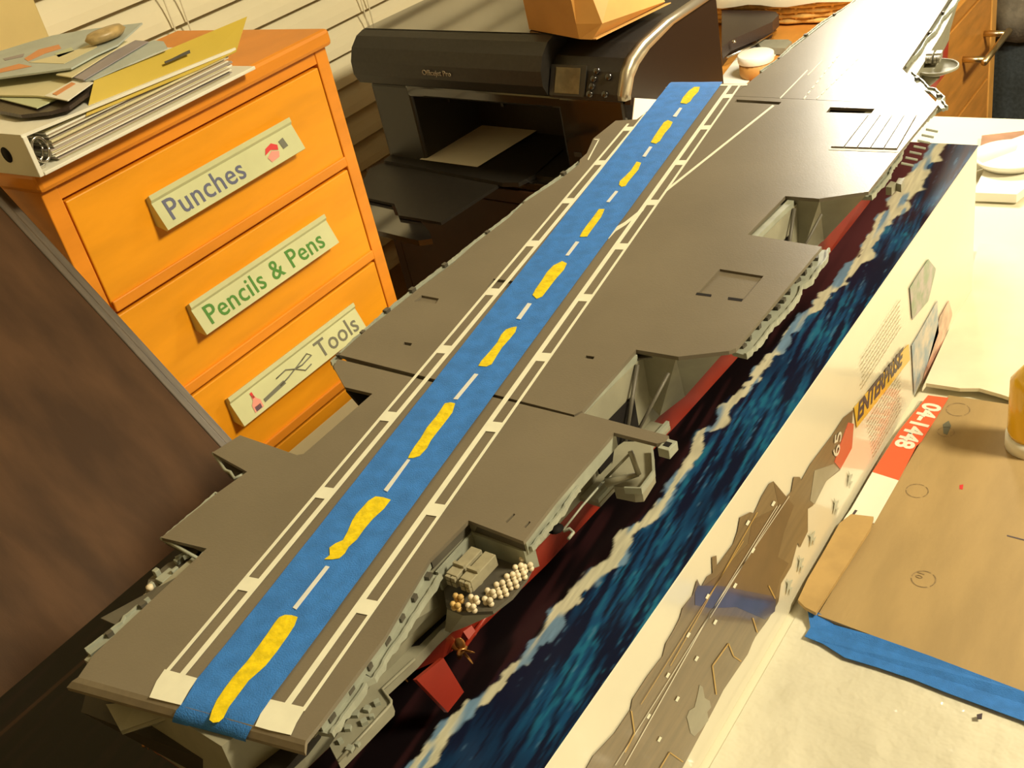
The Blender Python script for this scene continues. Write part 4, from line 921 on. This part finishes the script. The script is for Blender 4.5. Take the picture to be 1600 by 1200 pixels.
for xx in (-0.806, -0.815):
    tube('ring', [(xx+0.93, 0.438-0.55+0.007*math.cos(a_), 0.017+0.010*math.sin(a_)) for a_ in [k*math.pi/8 for k in range(17)]], 0.0013, m_steel, bn, 6)
bb('ring_plate', -0.99, -0.805, 0.4285, 0.436, 0.003, 0.006, m_steel)
lathe('finger_hole', [(0.0075, 0), (0.0085, 0.0006), (0.006, 0.0006)], m_steel, bn, (-0.93+0.93-0.0, 0, 0), 18, Matrix.Translation((-0.90+0.93, 0.4239-0.55, 0.018))@Matrix.Rotation(math.pi/2, 4, 'X'))
lathe('spine_hole', [(0, 0.0004), (0.0065, 0.0004), (0.0065, 0)], m_dark, bn, (0, 0, 0), 18, Matrix.Translation((-0.832+0.93, 0.4239-0.55, 0.017))@Matrix.Rotation(math.pi/2, 4, 'X'))

# yellow plastic pocket standing against the pile
def leaf(name, pts, t, m, label, cat, group=None):
    pts = [Vector(p) for p in pts]; o0 = pts[0].copy(); loc = [p-o0 for p in pts]
    n = Vector((0, 0, 0))
    for i in range(1, len(loc)-1): n += loc[i].cross(loc[i+1])
    n.normalize(); k = len(loc)
    if n.z < 0: n = -n
    tri = tessellate_polygon([loc]); v = [p+n*t for p in loc]+loc; f = []
    for q_ in tri: f.append(tuple(q_)); f.append(tuple(i+k for i in q_[::-1]))
    for i in range(k): j = (i+1) % k; f.append((i, j, k+j, k+i))
    bm = bmesh.new(); me = bpy.data.meshes.new('tmp'); me.from_pydata([tuple(x) for x in v], [], f); bm.from_mesh(me); bpy.data.meshes.remove(me)
    o = from_bm(name, bm, m); o.location = o0
    tag(o, label, cat, group); return o
yf = [PX(133, 183, -0.8035), PX(146, 127, -0.815), PX(385, 27, -0.815), PX(368, 82, -0.8035), PX(310, 110, -0.8035)]
yo = leaf('plastic_pocket', yf, 0.0015, m_ysleeve, 'translucent yellow plastic pocket standing upright on the binder', 'folder')
hh = panel_on('hang_slot', [PX(x, y, -0.8085)-yo.location+Vector((0.004, 0, 0)) for x, y in [(252, 96), (262, 92), (282, 82), (291, 78), (292, 83), (284, 86), (264, 95), (253, 99)]], 0.0008, m_hulldk, yo)
# loose sheets piled on the binder, each at its own height and tilt
def sheetpx(name, px, z, m, label, cat='paper', tilt=0, group=None, t=0.0008):
    pts = [P(x, y, z+tilt*i) for i, (x, y) in enumerate(px)]
    pts = [P(x, y, z) for x, y in px]
    return leaf(name, pts, t, m, label, cat, group)
zb = bz+0.0355
sheetpx('dark_brochure', [(0, 178), (35, 185), (80, 180), (110, 172), (140, 150), (146, 130), (60, 110), (-40, 130)], zb+0.001, m_leather, 'dark brochure at the bottom of the paper pile', t=0.003)
sheetpx('green_slip', [(-20, 150), (58, 170), (85, 158), (105, 148), (60, 140), (0, 138)], zb+0.0055, m_greenpap, 'pale green slip of paper poking out of the pile')
sheetpx('cream_envelope', [(-30, 155), (0, 151), (60, 152), (108, 158), (140, 130), (110, 100), (30, 108), (-30, 130)], zb+0.007, m_creampap, 'cream envelope in the middle of the paper pile', t=0.0014)
sheetpx('coupon', [(70, 151), (106, 158.5), (146, 130), (118, 125)], zb+0.009, m_paper, 'white coupon with an orange stripe at the pile corner')
leaf('coupon_stripe_card', [P(x, y, zb+0.010) for x, y in [(82, 147), (89, 149), (118, 131), (112, 129)]], 0.0003, m_terra, 'thin orange printed strip lying on the white coupon', 'paper')
sheetpx('blue_leaflet', [(112, 124), (135, 128), (146, 126), (262, 76), (256, 66), (240, 64), (170, 95)], zb+0.010, m_bluepap, 'pale blue leaflet beside the yellow pocket')
sheetpx('lilac_leaflet', [(112, 121), (131, 126), (232, 66), (212, 64), (160, 92)], zb+0.0115, m_lilac, 'lilac grey strip leaflet under the picture card')
sheetpx('cream_leaflet', [(88, 118), (112, 122), (200, 66), (180, 64), (120, 96)], zb+0.0130, m_creampap, 'cream leaflet tucked beneath the pale picture card')
pc_ = sheetpx('picture_card', [(-40, 128), (0, 124), (60, 116), (112, 109), (150, 88), (185, 72), (223, 38), (140, 48), (82, 58), (40, 70), (-40, 95)], zb+0.0155, m_bluepap, 'large pale blue picture card on top of the paper pile', t=0.0015)
for px_, m_ in (([(38, 92), (60, 78), (92, 70), (96, 76), (70, 84), (44, 96)], m_terra), ([(0, 108), (30, 100), (50, 104), (0, 114)], m_terra), ([(5, 92), (38, 84), (36, 89), (8, 95)], m_lilac), ([(85, 84), (112, 74), (116, 80), (92, 90)], m_greenpap), ([(45, 98), (120, 78), (150, 66), (152, 74), (100, 100)], m_creampap)):
    slab('printed_picture', [(P(x, y, zb+0.017)-pc_.location)[:2] for x, y in px_], 0.0016, 0.0018, m_, pc_)
sc_ = P(168, 62, zb+0.018)
bt = lathe('oval_stone', [(0, 0), (0.017, 0.001), (0.021, 0.005), (0.017, 0.009), (0, 0.010)], m_beigebt, None, (0, 0, 0), 22, Matrix.Rotation(0.0, 4, 'Z')@Matrix.Diagonal((0.6, 1.0, 1, 1)))
bt.location = sc_; tag(bt, 'small brown oval object on top of the picture card', 'ornament')

# ================================================================== LEANING DARK WOODEN BOARD (left foreground)
phi = math.radians(50.4)
bdir = Vector((-math.cos(phi), 0, math.sin(phi))); bnrm = Vector((math.sin(phi), 0, math.cos(phi)))
p0 = PN(0, 316, (-0.653, 0, 0.82), bnrm)
low0 = Vector((-0.653, 0, 0.82)); sA = (TABLE+0.002-0.82)/bdir.z
bd_ = thing('wooden_board', (-0.60, 0.05, TABLE), 'dark brown wooden board leaning beside the cabinet, left of the ship', 'board')
M = Matrix(((bdir.x, 0, bnrm.x, low0.x+0.60), (0, -1, 0, -0.05), (bdir.z, 0, bnrm.z, low0.z-TABLE), (0, 0, 0, 1)))
Lb = 0.318
M = Matrix(((bdir.x, 0, bnrm.x, low0.x+0.60), (0, 1, 0, -0.05), (bdir.z, 0, bnrm.z, low0.z-TABLE), (0, 0, 0, 1)))
box('panel', sA+0.016, Lb, -0.60, 0.4065, -0.016, 0.0, m_board, bd_, 0.002, M)
box('edge_moulding', sA+0.012, Lb, 0.407, 0.4135, -0.014, -0.002, m_boarde, bd_, 0.001, M)
box('edge_moulding', sA+0.012, Lb, 0.414, 0.421, -0.016, -0.005, m_boarde, bd_, 0.001, M)
# back rest that carries the leaning board
box('prop_leg', -0.265, -0.245, -0.50, -0.46, 0.0, 0.215, m_board, bd_, 0.001)
box('prop_leg', -0.265, -0.245, 0.30, 0.34, 0.0, 0.215, m_board, bd_, 0.001)

# ================================================================== PRINTER on its stand
TP = math.radians(5); fp = Vector((math.sin(TP), math.cos(TP), 0)); rp_ = Vector((math.cos(TP), -math.sin(TP), 0))
PO = Vector((-1.106, 1.106, 0.7565))
pr = thing('inkjet_printer', PO, 'black inkjet printer with output tray, between cabinet and ship', 'printer', -TP)
def PR(x, y, plane_off=0.0):   # pixel -> printer frame on the front plane pushed back by plane_off
    p = PN(x, y, PO+fp*plane_off, fp)-PO; return Vector((p.dot(rp_), p.dot(fp), p.z))
W_ = 0.447; DP = 0.212; ZB = 0.885-0.757   # z of lid underside
def pbox(name, x0, x1, y0, y1, z0, z1, m, bevel=0.0, parent=pr): return box(name, x0, x1, y0, y1, z0, z1, m, parent, bevel)
pbox('left_column', 0.0, 0.078, 0.004, DP, 0.0, ZB, m_pgrey, 0.004)
pbox('right_column', 0.338, W_-0.008, 0.004, DP, 0.0, ZB, m_pgloss, 0.004)
pbox('rear_body', 0.07, 0.345, 0.13, DP, 0.0, ZB, m_pblack)
pbox('recess_ceiling', 0.07, 0.345, 0.004, 0.135, ZB-0.016, ZB, m_pgloss, 0.003)
pbox('recess_floor', 0.07, 0.345, 0.004, 0.135, 0.0, 0.016, m_pblack)
for k in range(3): pbox('paper_guide', 0.10+0.10*k, 0.104+0.10*k, 0.05, 0.128, ZB-0.040, ZB-0.016, m_pblack)
# lid: rounded front profile swept across the left three quarters
prof = [(0.006, ZB), (-0.010, ZB+0.006), (-0.017, ZB+0.020), (-0.016, ZB+0.038), (-0.008, ZB+0.055), (0.006, ZB+0.067), (0.020, ZB+0.071), (DP, ZB+0.071), (DP, ZB)]
bm = bmesh.new(); secs = []
for x, s in ((-0.020, 0.55), (-0.014, 0.85), (-0.004, 1.0), (0.338, 1.0)):
    cy_, cz_ = 0.05, ZB+0.033
    secs.append([bm.verts.new((x, cy_+(y-cy_)*s if y < 0.1 else y, cz_+(z-cz_)*s)) for y, z in prof])
n_ = len(prof)
for a_, b_ in zip(secs, secs[1:]):
    for i in range(n_): bm.faces.new((a_[i], a_[(i+1) % n_], b_[(i+1) % n_], b_[i]))
bm.faces.new(secs[0]); bm.faces.new(secs[-1][::-1])
lidp = from_bm('scanner_lid', bm, m_pblack, pr, False)
pbox('lid_glass_top', -0.002, 0.333, 0.022, DP-0.004, ZB+0.0712, ZB+0.0722, m_pgloss, 0.0)
# control pod at the right: slanted front, curved into the top
cprof = [(0.0, ZB), (-0.008, ZB+0.004), (-0.008, ZB+0.012), (0.004, ZB+0.035), (0.018, ZB+0.047), (0.045, ZB+0.056), (0.10, ZB+0.064), (DP, ZB+0.068), (DP, ZB)]
def sweep(name, prof_, x0, x1, m, sm_=False):
    bm = bmesh.new(); a_ = [bm.verts.new((x0, y, z)) for y, z in prof_]; b_ = [bm.verts.new((x1, y, z)) for y, z in prof_]; n_ = len(prof_)
    for i in range(n_): bm.faces.new((a_[i], a_[(i+1) % n_], b_[(i+1) % n_], b_[i]))
    bm.faces.new(a_); bm.faces.new(b_[::-1]); return from_bm(name, bm, m, pr)
sweep('control_pod', cprof, 0.3385, W_-0.006, m_pblack)
# silver trim band following the pod profile on the right flank
bm = bmesh.new(); rr = []
for (y, z), (y2, z2) in zip(cprof[1:8], [(0.004, ZB+0.003), (0.005, ZB+0.008), (0.016, ZB+0.026), (0.029, ZB+0.036), (0.054, ZB+0.046), (0.11, ZB+0.057), (DP, ZB+0.060)]):
    rr.append([bm.verts.new((W_-0.006, y, z+0.001)), bm.verts.new((W_+0.004, y, z+0.001)), bm.verts.new((W_+0.004, y2, z2)), bm.verts.new((W_-0.006, y2, z2))])
for a_, b_ in zip(rr, rr[1:]):
    for i in range(4): bm.faces.new((a_[i], a_[(i+1) % 4], b_[(i+1) % 4], b_[i]))
bm.faces.new(rr[0]); bm.faces.new(rr[-1][::-1])
from_bm('silver_trim', bm, m_silver, pr, True)
sweep('side_panel', [(0.004, ZB-0.004), (0.006, ZB+0.010), (0.016, ZB+0.026), (0.029, ZB+0.036), (0.054, ZB+0.046), (0.11, ZB+0.057), (DP, ZB+0.060), (DP, ZB-0.068), (0.10, ZB-0.045), (0.05, ZB-0.020)], W_-0.0058, W_+0.002, m_pbrown)
# screen and keys on the slanted face of the pod
ea, eb = Vector((0, -0.008, ZB+0.012)), Vector((0, 0.004, ZB+0.035)); sl = (eb-ea).normalized(); nr = Vector((0, -sl.z, sl.y))
def onpod(x, t, off=0.0): p = ea+sl*(t*0.040-0.004)+nr*off; return Vector((x, p.y, p.z))
scr = [onpod(0.345, 0.05, 0.0006), onpod(0.388, 0.05, 0.0006), onpod(0.388, 0.80, 0.004), onpod(0.345, 0.80, 0.004)]
def ppanel(name, pts, t, m, parent=pr):
    pts = [Vector(p) for p in pts]; n = (pts[1]-pts[0]).cross(pts[2]-pts[0]).normalized()
    if n.y > 0: n = -n
    bm = bmesh.new(); a_ = [bm.verts.new(p+n*t) for p in pts]; b_ = [bm.verts.new(p) for p in pts]; k = len(pts)
    bm.faces.new(a_); bm.faces.new(b_[::-1])
    for i in range(k): bm.faces.new((a_[i], a_[(i+1) % k], b_[(i+1) % k], b_[i]))
    return from_bm(name, bm, m, parent)
ppanel('screen_bezel', [onpod(0.341, -0.02, 0.0002), onpod(0.394, -0.02, 0.0002), onpod(0.394, 0.88, 0.0030), onpod(0.341, 0.88, 0.0030)], 0.0008, m_pgrey)
ppanel('screen', [onpod(0.349, 0.05, 0.0014), onpod(0.386, 0.05, 0.0014), onpod(0.386, 0.80, 0.0040), onpod(0.349, 0.80, 0.0040)], 0.0004, m_screen)
for x, t in ((0.408, 0.75), (0.405, 0.52), (0.404, 0.30), (0.402, 0.08), (0.424, 0.10), (0.426, 0.60)):
    p = onpod(x, t, 0.002); M = frame(p, (1, 0, 0), sl); lathe('key', [(0.0042, -0.002), (0.0042, 0.001), (0.003, 0.0018), (0, 0.0020)], m_pgloss, pr, (0, 0, 0), 14, M)
for r_ in range(2):
    for c2 in range(4):
        pbox('card_slot_icon', 0.352+0.022*c2, 0.363+0.022*c2, 0.003, 0.0042, 0.050-0.017*r_, 0.056-0.017*r_, m_pgrey)
text('lettering', 'Officejet Pro', 0.010, frame(Vector((0.135, -0.0178, ZB+0.026)), (1, 0, 0), (0, 0, 1)), mat('print_silver', (0.35, 0.30, 0.22), 0.4), pr, 0.0004)
# trays (in printer frame, from measured table points)
def PT(x, y, z): p = P(x, y, z)-PO; return (p.dot(rp_), p.dot(fp))
ztray = 1.32-0.545
slab('output_tray', [PT(x, y, ztray) for x, y in [(600, 250), (650, 205), (880, 232), (835, 272), (810, 285), (785, 285)]], ztray-0.757-0.006, ztray-0.757, m_pblack, pr)
ze = 1.32-0.550
slab('tray_extension', [PT(x, y, ze) for x, y in [(577, 263), (604, 251), (640, 253), (786, 284), (689, 347), (655, 341), (623, 336), (616, 318), (556, 305)]], ze-0.757-0.004, ze-0.757, m_pblack, pr)
slab('tray_lip', [PT(x, y, ze-0.010) for x, y in [(553, 308), (610, 318), (619, 341), (655, 347), (672, 366), (676, 378), (655, 381), (590, 365), (560, 352)]], ze-0.757-0.0125, ze-0.757-0.005, m_pgloss, pr)
box('tray_rail', 0.075, 0.33, -0.01, 0.03, ztray-0.757-0.018, ztray-0.757-0.006, m_pgloss, pr, 0.002)
pp_ = [P(x, y, 0.7760) for x, y in [(656, 249), (746, 261), (852, 196), (768, 186)]]
ph = leaf('photo_paper', pp_, 0.0004, m_paper, 'blank cream sheet of photo paper in the printer tray', 'paper')

st = thing('printer_stand', (-1.0, 1.25, 0), 'dark brown wooden cabinet under the black printer', 'cabinet', -TP)
def sb(name, x0, x1, y0, y1, z0, z1, m, bevel=0.002): return box(name, x0, x1, y0, y1, z0, z1, m, st, bevel)
sb('stand_top', -0.135, 0.238, -0.165, 0.125, 0.735, 0.755, m_stand)
sb('side_panel', -0.13, -0.112, -0.155, 0.12, 0.0, 0.735, m_stand)
sb('side_panel', 0.216, 0.234, -0.155, 0.12, 0.0, 0.735, m_stand)
sb('back_panel', -0.112, 0.216, 0.108, 0.12, 0.0, 0.735, m_stand)
for z0_, z1_ in ((0.42, 0.73), (0.06, 0.415)): sb('door', -0.110, 0.214, -0.157, -0.145, z0_, z1_, m_stand)

# open kraft carton on the printer
kz = 0.757+ZB+0.0725
kc = thing('kraft_carton', (-0.80, 1.17, kz), 'tan kraft carton resting on top of the black printer', 'box')
def KC(v): return Vector((v[0]+0.80, v[1]-1.17, v[2]-kz))
a_ = P(827, 46, kz); b_ = P(925, 62, kz); c_ = P(1035, 8, kz); 
d_ = a_+(c_-b_)
cor = P(905, 61, kz)
H_ = 0.11
bm = bmesh.new()
# facetted front right corner: vertex ring at base, mid and top
base_ring = [a_, cor, b_, c_, d_]
top_ring = [p+Vector((0, 0, H_)) for p in (a_+Vector((-0.004, 0, 0)), a_.lerp(cor, 0.93)+Vector((0, -0.002, 0)), b_+Vector((-0.030, 0.03, 0)), c_+Vector((-0.025, 0, 0)), d_)]
mid = [p.lerp(q, 0.16) for p, q in zip(base_ring, top_ring)]; mid[2] = b_+Vector((0.012, 0.008, 0.016)); mid[3] = c_+Vector((0.004, 0, 0.004))
R_ = [[bm.verts.new(KC(p)) for p in r] for r in (base_ring, mid, top_ring)]
for u_, v_ in zip(R_, R_[1:]):
    for i in range(5): j = (i+1) % 5; bm.faces.new((u_[i], u_[j], v_[j], v_[i]))
bm.faces.new(R_[0][::-1]); bm.faces.new(R_[2])
from_bm('carton_body', bm, m_kraft, kc)
e0, e1 = KC(b_), KC(c_)
panel_on('carton_flap', [e0+Vector((0.003, -0.002, 0.0005)), e1+Vector((0.004, 0, 0.0005)), e1+Vector((0.012, 0, 0.002)), e0+Vector((0.010, -0.006, 0.002))], 0.0012, m_kraft, kc)
# white card beside the printer
wcx = [PN(x, y, (-0.636, 1.12, 0), (1, -0.087, 0)) for x, y in [(991, 153), (1050, 157), (1052, 196), (986, 200)]]
wc = panel_on('white_card', [p-wcx[0] for p in wcx], 0.001, m_paperp); wc.location = wcx[0]
wc.data.transform(Matrix.Identity(4)); tag(wc, 'small pinkish white card standing against the printer side', 'card')
pin = None

# ================================================================== OAK DESK beyond the table
dk_ = thing('oak_desk', (-0.85, 1.78, 0), 'orange oak desk with brass bar handles beyond the white table', 'desk')
def db(name, x0, x1, y0, y1, z0, z1, m, bevel=0.002, parent=dk_): return box(name, x0+0.85, x1+0.85, y0-1.78, y1-1.78, z0, z1, m, parent, bevel)
db('desktop', -1.24, -0.50, 1.40, 2.085, 0.722, 0.745, m_desk)
db('carcass', -1.22, -0.524, 1.42, 2.080, 0.0, 0.721, m_desk)
dzs = [(0.5585, 0.7185), (0.392, 0.5535), (0.225, 0.387), (0.06, 0.220)]
for k, (z0_, z1_) in enumerate(dzs):
    dw = db('drawer', -0.5235, -0.500, 1.425, 2.050, z0_, z1_, m_desk, 0.0018)
    zz2 = (z0_+z1_)/2+0.01
    tube('handle', [(-0.500+0.85, 1.880-1.78, zz2), (-0.462+0.85, 1.880-1.78, zz2)], 0.0055, m_brass, dw, 10)
    tube('handle', [(-0.500+0.85, 2.010-1.78, zz2), (-0.462+0.85, 2.010-1.78, zz2)], 0.0055, m_brass, dw, 10)
    tube('handle', [(-0.462+0.85, 1.865-1.78, zz2), (-0.462+0.85, 2.025-1.78, zz2)], 0.0055, m_brass, dw, 10)
db('corner_post', -0.5235, -0.498, 2.053, 2.085, 0.0, 0.7215, m_desktrim, 0.002)

# things on the oak desk
zd = 0.7456
def dslab(name, px, z0, z1, m, label, cat): 
    c0 = P(px[0][0], px[0][1], z0); o = slab(name, [(P(x, y, z0)-c0)[:2] for x, y in px], 0, z1-z0, m); o.location = (c0.x, c0.y, z0); return tag(o, label, cat)
pa = dslab('white_paper', [(1128, 140), (1130, 118), (1150, 92), (1180, 72), (1220, 78), (1190, 110), (1165, 132)], zd, zd+0.001, m_paper, 'white papers on the desk right of the printer', 'paper')
dslab('grey_handset', [(1182, 72), (1232, 72), (1238, 76), (1228, 86), (1190, 84)], zd+0.0012, zd+0.012, m_hull, 'flat grey handset on the desk beyond the ship', 'handset')
jc = P(1183, 118, zd)
jr = thing('cream_jar', (jc.x, jc.y, zd+0.0012), 'small tan jar with a bright white lid behind the ship', 'jar')
lathe('jar_body', [(0, 0), (0.024, 0), (0.026, 0.004), (0.026, 0.022), (0, 0.022)], m_kraft, jr)
lathe('jar_lid', [(0.027, 0.022), (0.0275, 0.024), (0.0275, 0.033), (0.026, 0.034), (0, 0.034)], m_paper, jr)
# black zipped case
c0 = P(1165, 60, zd+0.02)
cs_ = thing('leather_case', (c0.x, c0.y, zd), 'black leather zip case standing by the printer and basket', 'case')
def cpoly(px, z): return [(P(x, y, z)-c0)[:2] for x, y in px]
slab('case_lower', cpoly([(1128, 92), (1140, 76), (1175, 62), (1205, 48), (1208, 40), (1204, 34), (1128, 32)], zd+0.012), 0.0, 0.014, m_leather, cs_)
slab('case_lid', cpoly([(1128, 78), (1142, 66), (1180, 50), (1207, 38), (1217, 27), (1212, 22), (1200, 20.5), (1128, 19)], zd+0.03), 0.016, 0.034, m_leather, cs_)
tube('zip', [Vector((*cpoly([(1135, 86)], zd+0.02)[0], 0.016)), Vector((*cpoly([(1178, 66)], zd+0.02)[0], 0.016)), Vector((*cpoly([(1212, 44)], zd+0.02)[0], 0.016))], 0.0018, m_steel, cs_, 6)
lathe('clasp', [(0, 0), (0.004, 0), (0.003, 0.003), (0, 0.004)], m_steel, cs_, (*cpoly([(1147, 66)], zd+0.034)[0], 0.034), 12)
# wicker basket with white liner
bc = P(1235, 36, zd)
wb = thing('wicker_basket', (bc.x-0.035, bc.y+0.088, zd+0.001), 'shallow honey coloured wicker basket lined with white cloth', 'basket', 0.0)
rx_, ry_ = 0.16, 0.115
for r_ in range(6):
    z = 0.006+r_*0.0095; k_ = 0.86+0.028*r_; pts = []
    for i in range(73):
        t = 2*math.pi*i/72; sq = 1/max(abs(math.cos(t))**4+abs(math.sin(t))**4, 1e-6)**0.25
        wv = 0.0022*math.sin(i*math.pi/2+(r_ % 2)*math.pi)
        pts.append((rx_*k_*math.cos(t)*sq+wv*math.cos(t), ry_*k_*math.sin(t)*sq+wv*math.sin(t), z))
    tube('wicker_strand', pts, 0.0048 if r_ < 5 else 0.007, m_wicker, wb, 6)
bm = bmesh.new()
for i in range(36):
    t = 2*math.pi*i/36; sq = 1/max(abs(math.cos(t))**4+abs(math.sin(t))**4, 1e-6)**0.25
    bm_tube(bm, [(rx_*kk*math.cos(t)*sq, ry_*kk*math.sin(t)*sq, zz3) for kk, zz3 in ((0.85, 0.003), (1.01, 0.055))], 0.0028, 5)
sk = from_bm('stake', bm, m_wicker, wb, True); sk['kind'] = 'stuff'
bm = bmesh.new(); ringv = []
for ri, (kk, zz3) in enumerate(((0.0, 0.030), (0.45, 0.034), (0.80, 0.040), (0.97, 0.060), (1.06, 0.064), (1.09, 0.050), (1.085, 0.040))):
    ringv.append([])
    for i in range(48):
        t = 2*math.pi*i/48; sq = 1/max(abs(math.cos(t))**4+abs(math.sin(t))**4, 1e-6)**0.25
        ringv[-1].append(bm.verts.new((rx_*kk*math.cos(t)*sq, ry_*kk*math.sin(t)*sq, zz3+(0.003*math.sin(i*1.3+ri) if ri > 1 else 0.004*math.sin(i*0.5)*kk))))
for a_, b_ in zip(ringv, ringv[1:]):
    for i in range(48): bm.faces.new((a_[i], a_[(i+1) % 48], b_[(i+1) % 48], b_[i]))
from_bm('cloth_liner', bm, m_cloth, wb, True)
dslab('blue_book', [(1283, -2), (1340, 0), (1325, 14), (1282, 10)], zd, zd+0.02, mat('book_blue', (0.10, 0.14, 0.20), 0.5), 'dark blue book near the basket at the top edge', 'book')

# ================================================================== CHAIR with jumper at the top right
def PY(x, y, Yp): return PN(x, y, (0, Yp, 0), (0, 1, 0))
q0, q1 = PY(1558, 80, 2.20), PY(1640, 60, 2.20)
ch = thing('upholstered_chair', (q0.x+0.20, 2.32, 0), 'dark blue fabric chair beyond the oak desk at the right', 'chair')
xl = q0.x-0.04-ch.location.x
box('backrest', xl, xl+0.42, -0.12, -0.06, 0.10, 0.80, m_bluecl, ch, 0.015)
box('seat', xl, xl+0.42, -0.06, 0.36, 0.38, 0.45, m_bluecl, ch, 0.02)
for x, y in ((xl+0.03, 0.0), (xl+0.39, 0.0), (xl+0.03, 0.33), (xl+0.39, 0.33)): tube('leg', [(x, y, 0), (x, y, 0.385)], 0.014, m_rubber, ch)
hem = PY(1585, 64, 2.18).z
bm = bmesh.new(); rw = []
for i in range(31):
    x = xl-0.012+0.45*i/30; f_ = 0.006*math.sin(i*1.1)+0.003*math.sin(i*2.7)
    zh = hem+0.006*math.sin(i*0.7)
    rw.append([bm.verts.new((x, y, z)) for y, z in ((-0.136+f_, zh), (-0.136+f_*0.8, zh+0.05), (-0.134+f_*0.4, 0.74), (-0.125, 0.815), (-0.055, 0.82), (-0.045-f_, 0.74), (-0.044-f_, zh+0.03), (-0.052-f_, zh+0.03), (-0.056, 0.735), (-0.062, 0.806), (-0.120, 0.804), (-0.124+f_*0.4, 0.735), (-0.126+f_*0.8, zh))])
for a_, b_ in zip(rw, rw[1:]):
    for i in range(13): bm.faces.new((a_[i], a_[(i+1) % 13], b_[(i+1) % 13], b_[i]))
bm.faces.new(rw[0]); bm.faces.new(rw[-1][::-1])
jm = from_bm('knitted_jumper', bm, m_greycl, None, True); jm.location = ch.location
tag(jm, 'grey knitted jumper hanging over the dark blue chair back', 'jumper')

# ================================================================== HOBBY LAMP (its body hangs just above the frame)
lp = thing('desk_lamp', (-0.95, 1.62, zd), 'clamp-on work lamp shining down over the ship bow', 'lamp')
def LP(p): return Vector(p)-lp.location
lathe('lamp_base', [(0, 0), (0.05, 0), (0.05, 0.012), (0.012, 0.02), (0, 0.02)], m_lampw, lp)
tube('lamp_arm', [(0, 0, 0.02), (-0.03, 0.05, 0.40), LP((-0.60, 1.52, 1.50)), LP(LAMP+Vector((0, 0, 0.085)))], 0.008, m_lampw, lp, 10)
lathe('lamp_shade', [(0.02, 0.085), (0.045, 0.07), (0.095, 0.015), (0.10, 0.0), (0.097, 0.0), (0.042, 0.067), (0.02, 0.080)], m_lampw, lp, tuple(LP(LAMP+Vector((0, 0, 0.010)))), 32)
cl = thing('ceiling_lamp', (1.15, 0.92, 2.45), 'round ceiling lamp out of frame', 'lamp')
lathe('lamp_ring', [(0.24, 0), (0.24, -0.05), (0.222, -0.05), (0.222, 0)], m_lampw, cl)
